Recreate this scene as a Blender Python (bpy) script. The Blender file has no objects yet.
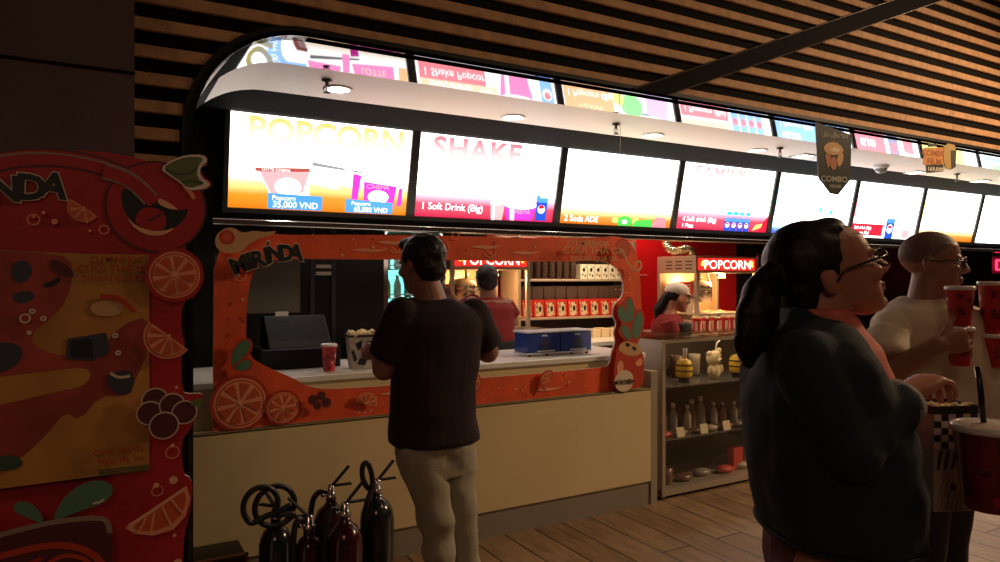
import bpy, bmesh, math, random
from mathutils import Vector, Matrix, noise
from mathutils.geometry import tessellate_polygon
random.seed(7)
R = math.radians
SC = bpy.context.scene
COL = SC.collection
# ------------------------------------------------------------------ camera geometry
CAMH, FPX, HORZ = 1.46, 700.0, 278.0
CA, SA = 0.497, 0.868          # the camera's forward direction in world X / Y (the counter runs along X)
FW = Vector((CA, SA, 0)); RT = Vector((SA, -CA, 0)); UP = Vector((0, 0, 1))

def at_depth(px, py, d):
    """world point seen at pixel px,py at camera depth d (metres)"""
    return RT * ((px - 500) / FPX * d) + FW * d + UP * (CAMH + (HORZ - py) / FPX * d)

def on_y(px, py, Y):
    """world point seen at pixel px,py on the plane y = Y"""
    u = (px - 500) / FPX
    d = Y / (SA - CA * u)
    return at_depth(px, py, d)

def on_z(px, py, Z):
    d = (Z - CAMH) * FPX / (HORZ - py)
    return at_depth(px, py, d)

# ------------------------------------------------------------------ materials
MATS = {}
def mat(name, col=(.5, .5, .5), rough=.6, metal=0, emit=None, es=1.0, spec=.5, bump=0, bscale=60, var=0, vscale=8, coat=0):
    if name in MATS: return MATS[name]
    m = bpy.data.materials.new(name); m.use_nodes = True
    nt = m.node_tree; b = nt.nodes['Principled BSDF']
    b.inputs['Base Color'].default_value = (*col, 1)
    b.inputs['Roughness'].default_value = rough
    b.inputs['Metallic'].default_value = metal
    b.inputs['Specular IOR Level'].default_value = spec
    if coat: b.inputs['Coat Weight'].default_value = coat
    if emit is not None:
        b.inputs['Emission Color'].default_value = (*emit, 1)
        b.inputs['Emission Strength'].default_value = es
    tc = None
    if bump or var:
        tc = nt.nodes.new('ShaderNodeTexCoord')
    if var:
        n = nt.nodes.new('ShaderNodeTexNoise'); n.inputs['Scale'].default_value = vscale; n.inputs['Detail'].default_value = 5
        nt.links.new(tc.outputs['Object'], n.inputs['Vector'])
        r = nt.nodes.new('ShaderNodeValToRGB')
        r.color_ramp.elements[0].position = .3; r.color_ramp.elements[1].position = .7
        r.color_ramp.elements[0].color = (*[c * (1 - var) for c in col], 1)
        r.color_ramp.elements[1].color = (*[min(1, c * (1 + var)) for c in col], 1)
        nt.links.new(n.outputs['Fac'], r.inputs['Fac']); nt.links.new(r.outputs['Color'], b.inputs['Base Color'])
    if bump:
        n = nt.nodes.new('ShaderNodeTexNoise'); n.inputs['Scale'].default_value = bscale; n.inputs['Detail'].default_value = 4
        nt.links.new(tc.outputs['Object'], n.inputs['Vector'])
        bp = nt.nodes.new('ShaderNodeBump'); bp.inputs['Strength'].default_value = bump; bp.inputs['Distance'].default_value = .01
        nt.links.new(n.outputs['Fac'], bp.inputs['Height']); nt.links.new(bp.outputs['Normal'], b.inputs['Normal'])
    MATS[name] = m
    return m

def emat(name, col, s):
    """backlit print or lamp: emission with a matt skin"""
    return mat(name, tuple(c * .3 for c in col), .5, 0, col, s, spec=.2)

def glass_mat(name, tint=(1, 1, 1), refl=.06, alpha=.06):
    if name in MATS: return MATS[name]
    m = bpy.data.materials.new(name); m.use_nodes = True; nt = m.node_tree
    for n in list(nt.nodes): nt.nodes.remove(n)
    out = nt.nodes.new('ShaderNodeOutputMaterial')
    t = nt.nodes.new('ShaderNodeBsdfTransparent'); t.inputs['Color'].default_value = (*tint, 1)
    g = nt.nodes.new('ShaderNodeBsdfGlossy'); g.inputs['Roughness'].default_value = .03
    fc = nt.nodes.new('ShaderNodeLayerWeight'); pw = nt.nodes.new('ShaderNodeMath'); pw.operation = 'POWER'; pw.inputs[1].default_value = 5
    nt.links.new(fc.outputs['Facing'], pw.inputs[0]); fr = nt.nodes.new('ShaderNodeMath'); fr.operation = 'MULTIPLY_ADD'; fr.inputs[1].default_value = .5; fr.inputs[2].default_value = refl * .5
    nt.links.new(pw.outputs[0], fr.inputs[0])
    mx = nt.nodes.new('ShaderNodeMixShader')
    nt.links.new(fr.outputs[0], mx.inputs[0]); nt.links.new(t.outputs[0], mx.inputs[1]); nt.links.new(g.outputs[0], mx.inputs[2])
    nt.links.new(mx.outputs[0], out.inputs['Surface'])
    MATS[name] = m
    return m

def poster_mat(name, stops, s, axis=2):
    """backlit poster print: emission colours from its bottom edge to its top edge (generated coordinates)"""
    m = bpy.data.materials.new(name); m.use_nodes = True; nt = m.node_tree
    b = nt.nodes['Principled BSDF']; b.inputs['Base Color'].default_value = (.1, .1, .1, 1); b.inputs['Roughness'].default_value = .4
    tc = nt.nodes.new('ShaderNodeTexCoord'); sx = nt.nodes.new('ShaderNodeSeparateXYZ'); rp = nt.nodes.new('ShaderNodeValToRGB')
    nt.links.new(tc.outputs['Generated'], sx.inputs[0]); nt.links.new(sx.outputs[axis], rp.inputs['Fac'])
    els = rp.color_ramp.elements
    while len(els) < len(stops): els.new(.5)
    for e, (p, c) in zip(els, stops): e.position = p; e.color = (*c, 1)
    nt.links.new(rp.outputs['Color'], b.inputs['Emission Color']); b.inputs['Emission Strength'].default_value = s
    return m

# ------------------------------------------------------------------ mesh builder
class MB:
    def __init__(s): s.v = []; s.f = []; s.m = []; s.s = []
    def add(s, v, f, m=0, sm=False):
        k = len(s.v); s.v += [Vector(p) for p in v]
        for q in f: s.f.append(tuple(i + k for i in q)); s.m.append(m); s.s.append(sm)
        return s
    def box(s, x0, x1, y0, y1, z0, z1, m=0):
        v = [(x, y, z) for z in (z0, z1) for y in (y0, y1) for x in (x0, x1)]
        return s.add(v, [(0, 2, 3, 1), (4, 5, 7, 6), (0, 1, 5, 4), (2, 6, 7, 3), (0, 4, 6, 2), (1, 3, 7, 5)], m)
    def obox(s, c, ax, ay, az, m=0):
        c = Vector(c); v = [c + ax * i + ay * j + az * k for k in (-1, 1) for j in (-1, 1) for i in (-1, 1)]
        return s.add(v, [(0, 2, 3, 1), (4, 5, 7, 6), (0, 1, 5, 4), (2, 6, 7, 3), (0, 4, 6, 2), (1, 3, 7, 5)], m)
    def loft(s, rings, m=0, closed=True, caps=True, sm=True):
        """rings: lists of points, all the same length"""
        n = len(rings[0]); v = [p for r in rings for p in r]; f = []
        for i in range(len(rings) - 1):
            for j in range(n if closed else n - 1):
                a = i * n + j; b = i * n + (j + 1) % n
                f.append((a, b, b + n, a + n))
        s.add(v, f, m, sm)
        if caps:
            k = len(s.v) - len(v)
            s.f.append(tuple(k + j for j in reversed(range(n)))); s.m.append(m); s.s.append(False)
            s.f.append(tuple(k + (len(rings) - 1) * n + j for j in range(n))); s.m.append(m); s.s.append(False)
        return s
    def cone(s, p0, p1, r0, r1, n=16, m=0, caps=True, sm=True):
        p0 = Vector(p0); p1 = Vector(p1); d = (p1 - p0).normalized()
        a = d.orthogonal().normalized(); b = d.cross(a)
        rg = [[p + a * (r * math.cos(t)) + b * (r * math.sin(t)) for t in [2 * math.pi * k / n for k in range(n)]] for p, r in ((p0, r0), (p1, r1))]
        return s.loft(rg, m, True, caps, sm)
    def tube(s, pts, r, n=8, m=0, caps=True):
        pts = [Vector(p) for p in pts]; rings = []; prev = None
        for i, p in enumerate(pts):
            d = (pts[min(i + 1, len(pts) - 1)] - pts[max(i - 1, 0)]).normalized()
            a = d.orthogonal().normalized() if prev is None else (prev - d * prev.dot(d)).normalized()
            prev = a; b = d.cross(a); rr = r[i] if isinstance(r, (list, tuple)) else r
            rings.append([p + a * (rr * math.cos(t)) + b * (rr * math.sin(t)) for t in [2 * math.pi * k / n for k in range(n)]])
        return s.loft(rings, m, True, caps)
    def lathe(s, c, prof, n=24, m=0, caps=True, sm=True, ax=None):
        """prof: (radius, height) pairs; m may be one slot or one slot per band"""
        c = Vector(c); ex, ey, ez = ax or (Vector((1, 0, 0)), Vector((0, 1, 0)), Vector((0, 0, 1)))
        rings = [[c + ex * (r * math.cos(t)) + ey * (r * math.sin(t)) + ez * h for t in [2 * math.pi * k / n for k in range(n)]] for r, h in prof]
        if isinstance(m, int): return s.loft(rings, m, True, caps, sm)
        for i in range(len(rings) - 1): s.loft(rings[i:i + 2], m[i], True, False, sm)
        return s
    def ell(s, c, ax, ay, az, nu=14, nv=9, m=0):
        c = Vector(c); rings = []
        for i in range(1, nv):
            th = math.pi * i / nv
            rings.append([c + ax * (math.sin(th) * math.cos(t)) + ay * (math.sin(th) * math.sin(t)) - az * math.cos(th) for t in [2 * math.pi * k / nu for k in range(nu)]])
        v = [c - az] + [p for r in rings for p in r] + [c + az]; f = []
        for j in range(nu): f.append((0, 1 + (j + 1) % nu, 1 + j))
        for i in range(nv - 2):
            for j in range(nu):
                a = 1 + i * nu + j; b = 1 + i * nu + (j + 1) % nu
                f.append((a, b, b + nu, a + nu))
        k = 1 + (nv - 2) * nu
        for j in range(nu): f.append((len(v) - 1, k + j, k + (j + 1) % nu))
        return s.add(v, f, m, True)
    def ball(s, c, r, nu=12, nv=8, m=0): return s.ell(c, Vector((r, 0, 0)), Vector((0, r, 0)), Vector((0, 0, r)), nu, nv, m)
    def cap(s, p0, p1, r0, r1, n=14, m=0):
        s.ball(p0, r0, n, 8, m); s.ball(p1, r1, n, 8, m); return s.cone(p0, p1, r0, r1, n, m)
    def plate(s, loops, O, ex, ey, nrm, t, m=0, back=None):
        """flat plate from 2-D loops (first outer, others holes); front face at O + nrm*t, back at O"""
        loops = [[Vector((p[0], p[1], 0)) for p in L] for L in loops]
        tri = tessellate_polygon(loops); flat = [p for L in loops for p in L]
        F = [O + ex * p.x + ey * p.y + nrm * t for p in flat]; B = [O + ex * p.x + ey * p.y for p in flat]; n = len(flat)
        up = ex.cross(ey).dot(nrm) > 0
        ff = []
        for a, b, c in tri:
            A = (flat[b] - flat[a]).cross(flat[c] - flat[a]).z
            if A < 0: b, c = c, b
            if not up: b, c = c, b
            ff.append((a, b, c))
        s.add(F, ff, m); s.add(B, [(a, c, b) for a, b, c in ff], m if back is None else back)
        k = 0
        for L in loops:
            q = len(L); s.add([F[k + i] for i in range(q)] + [B[k + i] for i in range(q)], [(i, (i + 1) % q, q + (i + 1) % q, q + i) for i in range(q)], m if back is None else back)
            k += q
        return s
    def text(s, txt, size, O, ex, ey, nrm, off=0.0, m=0, bold=0.0, align='CENTER', spacing=1.0):
        v, f = text_geo(txt, bold, align, spacing)
        k = size
        return s.add([O + ex * (p[0] * k) + ey * (p[1] * k) + nrm * off for p in v], f, m)
    def build(s, name, mats, parent=None, bevel=0, seg=2, angle=35):
        me = bpy.data.meshes.new(name)
        o0 = parent_loc(parent)
        me.from_pydata([p - o0 for p in s.v], [], s.f)
        if not isinstance(mats, (list, tuple)): mats = [mats]
        for q in mats: me.materials.append(q)
        for p, mi, sm in zip(me.polygons, s.m, s.s): p.material_index = mi; p.use_smooth = sm
        me.validate(); me.update()
        bm = bmesh.new(); bm.from_mesh(me); bmesh.ops.recalc_face_normals(bm, faces=bm.faces) if not getattr(s, 'keep', False) else None
        bm.to_mesh(me); bm.free()
        o = bpy.data.objects.new(name, me); COL.objects.link(o)
        if parent is not None: o.parent = parent
        if bevel:
            b = o.modifiers.new('bevel', 'BEVEL'); b.width = bevel; b.segments = seg; b.limit_method = 'ANGLE'; b.angle_limit = R(angle)
        return o

def parent_loc(p):
    l = Vector((0, 0, 0))
    while p is not None: l = l + p.location; p = p.parent
    return l

_TXT = {}
def text_geo(txt, bold, align, spacing):
    key = (txt, bold, align, spacing)
    if key not in _TXT:
        c = bpy.data.curves.new('t', 'FONT'); c.body = txt; c.size = 1; c.align_x = align; c.align_y = 'BOTTOM_BASELINE'; c.offset = bold
        c.space_character = spacing; c.resolution_u = 3
        o = bpy.data.objects.new('t', c); me = scratch_mesh(o)
        _TXT[key] = ([tuple(v.co) for v in me.vertices], [tuple(p.vertices) for p in me.polygons])
        bpy.data.curves.remove(c); bpy.data.meshes.remove(me)
    return _TXT[key]

# ------------------------------------------------------------------ scratch scene for text and remeshing
TMP = bpy.data.scenes.new('scratch')
def scratch_mesh(o):
    TMP.collection.objects.link(o)
    vl = TMP.view_layers[0]; vl.update(); dg = vl.depsgraph; dg.update()
    me = bpy.data.meshes.new_from_object(o.evaluated_get(dg))
    bpy.data.objects.remove(o)
    return me
# ------------------------------------------------------------------ tags
def tag(o, label, cat, group=None, kind=None):
    if label: o['label'] = label
    if cat: o['category'] = cat
    if group: o['group'] = group
    if kind: o['kind'] = kind
    return o
def empty(name, loc, label=None, cat=None, group=None):
    o = bpy.data.objects.new(name, None); COL.objects.link(o); o.location = loc; o.empty_display_size = .1
    return tag(o, label, cat, group)
def struct(o): o['kind'] = 'structure'; return o
def dup(root, loc, label=None, group=None, rotz=None):
    r = root.copy(); COL.objects.link(r); r.location = loc
    if rotz is not None: r.rotation_euler = (0, 0, rotz)
    if label: r['label'] = label
    if group: r['group'] = group
    for ch in list(root.children):
        c = ch.copy(); COL.objects.link(c); c.parent = r
        for g in list(ch.children):
            d = g.copy(); COL.objects.link(d); d.parent = c
    return r
ORD = ['first', 'second', 'third', 'fourth', 'fifth', 'sixth', 'seventh', 'eighth', 'ninth', 'tenth', 'eleventh', 'twelfth', 'thirteenth', 'fourteenth']

def lamp(name, typ, loc, energy, col=(1, 1, 1), size=.1, target=None, spot=None, blend=.5, parent=None):
    l = bpy.data.lights.new(name, typ); l.energy = energy; l.color = col
    if typ == 'AREA': l.size = size
    else: l.shadow_soft_size = size
    if typ == 'SPOT': l.spot_size = R(spot or 90); l.spot_blend = blend
    o = bpy.data.objects.new(name, l); COL.objects.link(o); o.location = loc
    if target is not None:
        o.rotation_euler = (Vector(target) - Vector(loc)).to_track_quat('-Z', 'Y').to_euler()
    return o

# ------------------------------------------------------------------ continuous bodies and cloth
def blob(name, mb, mats, parent, voxel=.006, smooth=4, amp=0, nsc=14, paint=None, fold=None):
    me = bpy.data.meshes.new('tmp'); me.from_pydata([p for p in mb.v], [], mb.f); me.update()
    o = bpy.data.objects.new('tmp', me)
    r = o.modifiers.new('r', 'REMESH'); r.mode = 'VOXEL'; r.voxel_size = voxel; r.adaptivity = 0
    if smooth:
        sm = o.modifiers.new('s', 'SMOOTH'); sm.factor = .5; sm.iterations = smooth
    m2 = scratch_mesh(o); m2.name = name
    bpy.data.meshes.remove(me)
    if amp:
        cos = [v.co.copy() for v in m2.vertices]; nrm = [v.normal.copy() for v in m2.vertices]
        for v, c, nn in zip(m2.vertices, cos, nrm):
            q = c * nsc
            d = noise.noise(q) * .6 + (1 - abs(noise.noise(q * .55 + Vector((3, 1, 7)))) * 2) * .5
            if fold is not None: d += fold(c)
            v.co = c + nn * (amp * d)
    o0 = parent_loc(parent)
    for v in m2.vertices: v.co = v.co - o0
    if not isinstance(mats, (list, tuple)): mats = [mats]
    m2.materials.clear()
    for q in mats: m2.materials.append(q)
    for p in m2.polygons: p.use_smooth = True
    if paint:
        for p in m2.polygons:
            c = p.center + o0
            for fn, slot in paint:
                if fn(c): p.material_index = slot
    ob = bpy.data.objects.new(name, m2); COL.objects.link(ob); ob.parent = parent
    return ob

def section(c, u, v, n=20, p=2.0):
    """superellipse ring"""
    out = []
    for k in range(n):
        t = 2 * math.pi * k / n; a = math.cos(t); b = math.sin(t)
        a = math.copysign(abs(a) ** (2 / p), a); b = math.copysign(abs(b) ** (2 / p), b)
        out.append(c + u * a + v * b)
    return out

def head_prims(mb, O, F, U, H, jaw=1.0, nose=1.0, earf=-.04, out=0.0):
    """O: the point under the chin plane on the head axis; F face direction, U up; H chin-to-crown"""
    F = F.normalized(); U = (U - F * U.dot(F)).normalized(); L = U.cross(F)
    P = lambda f, l, u: O + F * (f * H) + L * (l * H) + U * (u * H)
    mb.ell(P(-.03, 0, .64), F * (.43 * H), L * (.325 * H), U * (.36 * H), 20, 14)
    rings = []
    for u, fb, ff, w in ((.78, -.3, .37, .29), (.66, -.3, .40, .305), (.55, -.3, .385, .305), (.45, -.25, .385, .30), (.33, -.2, .385, .275), (.2, -.1, .375, .23 * jaw), (.1, 0, .37, .175 * jaw), (.03, .1, .36, .12 * jaw), (0, .16, .33, .07)):
        rings.append(section(P((fb + ff) / 2, 0, u), F * ((ff - fb) / 2 * H), L * (w * H), 22, 2.3))
    mb.loft(rings)
    rings = []
    for f, u, hf, hw in ((.385, .57, .035, .03), (.42 + out * .3, .50, .045, .033), (.455 + out * .7, .42, .055, .045), (.475 + out, .365, .055 * nose, .062), (.43 + out * .5, .325, .05, .06)):
        rings.append(section(P(f, 0, u), F * (hf * H), L * (hw * H), 14))
    mb.loft(rings)
    mb.ell(P(.475 + out, 0, .385), F * (.05 * H), L * (.05 * H), U * (.045 * H))
    for s in (-1, 1):
        mb.ell(P(.43 + out * .6, s * .062, .355), F * (.04 * H), L * (.033 * H), U * (.03 * H))
        mb.ell(P(.36, s * .13, .575), F * (.05 * H), L * (.12 * H), U * (.03 * H))
        mb.ell(P(.30, s * .19, .39), F * (.09 * H), L * (.09 * H), U * (.09 * H))
        e = P(earf, s * .325, .47)
        mb.ell(e, F * (.085 * H), L * (.035 * H), U * (.14 * H))
        mb.ell(e + L * (s * .02 * H) - F * (.03 * H), F * (.05 * H), L * (.03 * H), U * (.12 * H))
    mb.ell(P(.39, 0, .245), F * (.045 * H), L * (.10 * H), U * (.027 * H))
    mb.ell(P(.385, 0, .19), F * (.045 * H), L * (.085 * H), U * (.03 * H))
    mb.ell(P(.345, 0, .07), F * (.06 * H), L * (.09 * H), U * (.06 * H))
    return P

def hand_prims(mb, W, d, n, s, k=1.0, curl=(25, 35, 25), thumb=20, spread=.0):
    """W wrist, d finger direction, n palm-facing direction, s thumb side; curl bends fingers towards n"""
    d = d.normalized(); n = (n - d * n.dot(d)).normalized(); s = s.normalized() if s else d.cross(n)
    s = (s - d * s.dot(d) - n * s.dot(n)).normalized()
    mb.loft([section(W + d * (x * k), s * (w * k), n * (t * k), 16, 2.6) for x, w, t in ((-.02, .027, .02), (.0, .028, .019), (.03, .036, .017), (.06, .041, .015), (.085, .040, .013), (.093, .036, .009))])
    for off, ln, r in ((.030, .074, .0088), (.010, .083, .0092), (-.011, .077, .0088), (-.030, .060, .0078)):
        p = W + d * (.086 * k) + s * (off * k); a = 0
        dd = (d + s * (off * spread)).normalized()
        for j, (fr, c) in enumerate(zip((.45, .3, .25), curl)):
            a += R(c); v = dd * math.cos(a) + n * math.sin(a)
            q = p + v * (ln * fr * k); mb.cap(p, q, r * k * (1 - .08 * j), r * k * (.93 - .08 * j), 10); p = q
    p = W + d * (.02 * k) + s * (.028 * k); v = (s * .65 + d * .75 + n * .25).normalized()
    for j, ln in enumerate((.042, .033, .027)):
        q = p + v * (ln * k); mb.cap(p, q, (.0125 - .0015 * j) * k, (.0115 - .0017 * j) * k, 10); p = q
        v = (v * math.cos(R(thumb)) + (n * .7 + d * .7) * math.sin(R(thumb))).normalized()
# ================================================================== THE SETTING
X3 = Vector((1, 0, 0)); Y3 = Vector((0, 1, 0)); Z3 = Vector((0, 0, 1)); NY = Vector((0, -1, 0))
ZM, YO, YM, YS = 2.56, 3.22, 3.66, 4.27      # soffit height; front of the slatted wall; end of mirror band; end of soffit
XL, XR, RC = .345, 13.0, .483
M_black = mat('black_paint', (.009, .008, .009), .55, spec=.25)
M_dark = mat('dark_board', (.006, .005, .005), .9, spec=.1)

def opening(grow=0.0, n=18):
    """the rounded top-left corner of the shop opening: (x, z) points from floor up and over to the right"""
    cx, cz, r = XL + RC, ZM - RC, RC + grow
    pts = [(XL - grow, 0.0)]
    for k in range(n + 1):
        a = math.pi - (math.pi / 2) * k / n
        pts.append((cx + r * math.cos(a), cz + r * math.sin(a)))
    pts += [(XR + grow, ZM + grow)]
    return pts

# floor of wood-look planks laid across the room
m_floor = bpy.data.materials.new('wood_plank_floor'); m_floor.use_nodes = True
nt = m_floor.node_tree; b = nt.nodes['Principled BSDF']; b.inputs['Roughness'].default_value = .42
tc = nt.nodes.new('ShaderNodeTexCoord'); mp = nt.nodes.new('ShaderNodeMapping'); mp.inputs['Rotation'].default_value = (0, 0, R(90))
br = nt.nodes.new('ShaderNodeTexBrick'); br.inputs['Scale'].default_value = 1; br.inputs['Brick Width'].default_value = 1.4; br.inputs['Row Height'].default_value = .2
br.inputs['Mortar Size'].default_value = .006; br.inputs['Color1'].default_value = (.24, .145, .072, 1); br.inputs['Color2'].default_value = (.35, .23, .125, 1); br.inputs['Mortar'].default_value = (.05, .025, .014, 1)
br.inputs['Bias'].default_value = 0
ns = nt.nodes.new('ShaderNodeTexNoise'); ns.inputs['Scale'].default_value = 6; ns.inputs['Detail'].default_value = 8
mp2 = nt.nodes.new('ShaderNodeMapping'); mp2.inputs['Scale'].default_value = (5, .6, 1)
mx = nt.nodes.new('ShaderNodeMixRGB'); mx.blend_type = 'MULTIPLY'; mx.inputs[0].default_value = .75
rp = nt.nodes.new('ShaderNodeValToRGB'); rp.color_ramp.elements[0].position = .32; rp.color_ramp.elements[0].color = (.45, .4, .36, 1); rp.color_ramp.elements[1].position = .68
nt.links.new(tc.outputs['Object'], mp.inputs[0]); nt.links.new(mp.outputs[0], br.inputs['Vector'])
nt.links.new(tc.outputs['Object'], mp2.inputs[0]); nt.links.new(mp2.outputs[0], ns.inputs['Vector']); nt.links.new(ns.outputs['Fac'], rp.inputs[0])
nt.links.new(br.outputs['Color'], mx.inputs[1]); nt.links.new(rp.outputs['Color'], mx.inputs[2]); nt.links.new(mx.outputs[0], b.inputs['Base Color'])
bp = nt.nodes.new('ShaderNodeBump'); bp.inputs['Strength'].default_value = .25; bp.inputs['Distance'].default_value = .01
nt.links.new(br.outputs['Fac'], bp.inputs['Height']); bp.invert = True; nt.links.new(bp.outputs[0], b.inputs['Normal'])
fl = MB(); fl.box(-4, 15, -3.5, 6.1, -.1, 0); struct(fl.build('floor', m_floor))

ce = MB(); ce.box(-4, 15, -3.5, 3.4, 4.6, 4.7); struct(ce.build('ceiling', M_dark))

# slatted wall above and beside the shop opening
op = opening()
wall_loop = [(-4.0, 0), (-4.0, 4.6), (15.0, 4.6), (15.0, 0), (XR, 0)] + list(reversed(op))
wf = MB(); wf.plate([wall_loop], Vector((0, YO + .06, 0)), X3, Z3, NY, .04, 0)
struct(wf.build('wall_front', M_dark))
m_slat = mat('slat_wood', (.46, .25, .12), .75, bump=.3, bscale=90, var=.22, vscale=14)
sl = MB(); P = .1127; z = 2.594 - P * 23
ob = opening(.035)
while z < 4.55:
    z0, z1 = z, z + .052
    if z0 >= ZM + .03: sl.box(-4, 15, YO, YO + .024, z0, z1)
    else:
        zz = max(z0, ZM - RC); g = RC + .04
        dx = math.sqrt(max(0, g * g - (min(z1, ZM) - (ZM - RC)) ** 2)) if z1 > ZM - RC else g
        sl.box(-4, XL + RC - dx - .01, YO, YO + .024, max(z0, .02), z1)
    z += P
struct(sl.build('trim_1', m_slat, bevel=.004, seg=1))
# dark border round the opening
bd = MB(); o1 = opening(0.0); o2 = opening(.045)
bd.plate([o1 + list(reversed(o2))], Vector((0, YO + .02, 0)), X3, Z3, NY, .028, 0)
struct(bd.build('trim_2', M_black))
# mirror-finish reveal band and cream soffit behind it, one rounded section each
m_mir = mat('polished_reveal', (.105, .105, .11), .035, 1.0)
m_cream = mat('cream_soffit_paint', (.76, .70, .60), .6)
def sweep(name, m, y0, y1, th=.02, grow=0):
    a = opening(grow); bq = opening(grow + th); mb = MB(); n = len(a)
    rings = [[Vector((x, y, z)) for (x, z), y in ((a[i], y0), (a[i], y1), (bq[i], y1), (bq[i], y0))] for i in range(n)]
    mb.loft(rings, 0, True, True, True)
    o = mb.build(name, m)
    for p in o.data.polygons: p.use_smooth = abs(p.normal.y) < .5
    e = o.modifiers.new('es', 'EDGE_SPLIT'); e.split_angle = R(40)
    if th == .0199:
        o.data.materials.append(M_dark)  # left end of the cream soffit coloured dark to stand for its shadow
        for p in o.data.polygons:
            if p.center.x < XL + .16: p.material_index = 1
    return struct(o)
sweep('trim_3', m_mir, YO - .012, YM)
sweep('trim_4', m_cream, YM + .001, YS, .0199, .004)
# black inside of the shop: end wall, boxed header over the boards, inner ceiling, back walls
M_bulk = mat('header_grey_black', (.014, .0135, .012), .9, spec=.08)
wl = MB(); wl.box(XL - .05, XL, YS, 5.9, 0, ZM); struct(wl.build('wall_left', M_black))
hd = MB(); hd.loft([[Vector((x, 4.265, ZM)), Vector((x, 4.50, 2.492)), Vector((x, 4.545, 2.49)), Vector((x, 4.72, 2.50)), Vector((x, 4.72, ZM + .05)), Vector((x, 4.265, ZM + .05))] for x in (XL, XR)], 0, True, True, False)
struct(hd.build('trim_5', M_bulk))
ic = MB(); ic.box(XL - .05, XR, 4.9, 6.0, ZM - .1, ZM); struct(ic.build('ceiling_inner', M_black))
m_red = mat('glossy_red_panel', (.62, .012, .016), .22, coat=.4)
m_redseam = mat('red_panel_seam', (.75, .22, .2), .3)
wb = MB(); wb.box(XL, 3.2, 5.85, 5.95, 0, ZM, 0); wb.box(3.2, 6.6, 5.85, 5.95, 0, ZM, 1); wb.box(6.6, XR, 5.85, 5.95, 0, ZM, 0)
wb.box(4.7, 5.2, 5.843, 5.85, 1.485, 1.50, 2)
struct(wb.build('wall_back', [M_black, m_red, m_redseam]))
# near pillar at the left
m_pil = mat('pillar_paint', (.085, .048, .045), .75, bump=.15, bscale=40, var=.12, vscale=3)
pl = MB(); pl.box(-2.2, .105, 2.7, 3.2, 0, 4.6, 0)
pl.box(-2.2, .107, 2.696, 2.7, 2.155, 2.165, 1)
struct(pl.build('wall_pillar', [m_pil, M_dark]))
# sloping steel channel across the slatted wall
m_steel = mat('dark_painted_steel', (.010, .008, .009), .9, spec=.1); m_edge = mat('steel_edge', (.30, .24, .2), .4)
p = [on_y(634, 88.6, YO - .03), on_y(668, 95, YO - .03), on_y(1100, -54, YO - .03), on_y(1060, -57, YO - .03)]
bm_ = MB()
f0 = [q for q in p]; bk = [q + Vector((0, .025, 0)) for q in p]
bm_.loft([f0, bk], 0, True, True, False)
for i, j in ((0, 3), (1, 2)):
    bm_.tube([p[i] + Vector((0, -.003, 0)), p[j] + Vector((0, -.003, 0))], .0042, 6, 1)
struct(bm_.build('trim_6', [m_steel, m_edge]))
# polished rail below the boards
m_chrome = mat('chrome', (.75, .74, .72), .12, 1.0)
rl = MB(); rl.box(.6, XR, 4.60, 4.72, 1.79, 1.83, 0); struct(rl.build('trim_7', m_chrome, bevel=.006))
bh = MB(); bh.box(XL, XR, 4.76, 4.80, 1.80, ZM); struct(bh.build('wall_bulkhead', M_black))

# ------------------------------------------------------------------ lights in the soffit
m_lamp = emat('downlight_glow', (1, .93, .82), 14); m_white = mat('white_metal_rim', (.8, .78, .74), .4)
spots = [(338, 89.5, 'c'), (513, 117.5, 'c'), (653, 135.5, 'c'), (757, 150.5, 'c'), (803, 156, 's'), (915, 172.5, 's'), (980, 181, 's')]
for i, (px, py, kind) in enumerate(spots):
    q = on_z(px, py, ZM)
    e = empty('downlight', (q.x, q.y, ZM), 'recessed ceiling light in the cream soffit, %s from the left end' % ORD[i], 'ceiling light', 'downlights in the soffit')
    m1 = MB(); m2 = MB()
    if kind == 'c':
        m1.lathe(q, [(.066, -.002), (.082, -.006), (.086, -.001), (.086, .006), (.064, .006)], 32, 0, False)
        m2.lathe(q, [(.0, -.001), (.066, -.001), (.066, .004)], 32)
    else:
        w = .085
        for a0, a1, b0, b1 in ((-w, w, -w, -w + .018), (-w, w, w - .018, w), (-w, -w + .018, -w, w), (w - .018, w, -w, w)): m1.box(q.x + a0, q.x + a1, q.y + b0, q.y + b1, ZM - .006, ZM + .004)
        m2.box(q.x - w + .016, q.x + w - .016, q.y - w + .016, q.y + w - .016, ZM - .003, ZM + .003)
    m1.build('rim', m_white, e); m2.build('lens', m_lamp, e)
    lamp('downlight_lamp', 'SPOT', (q.x, q.y, ZM - .02), 3.5 if i < 2 else 9, (1, .86, .66), .06, (q.x, q.y, 0), 125, .7)
m_brass = mat('sprinkler_metal', (.10, .085, .07), .3, .8); m_bulb = mat('sprinkler_bulb', (.45, .02, .02), .2)
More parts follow.
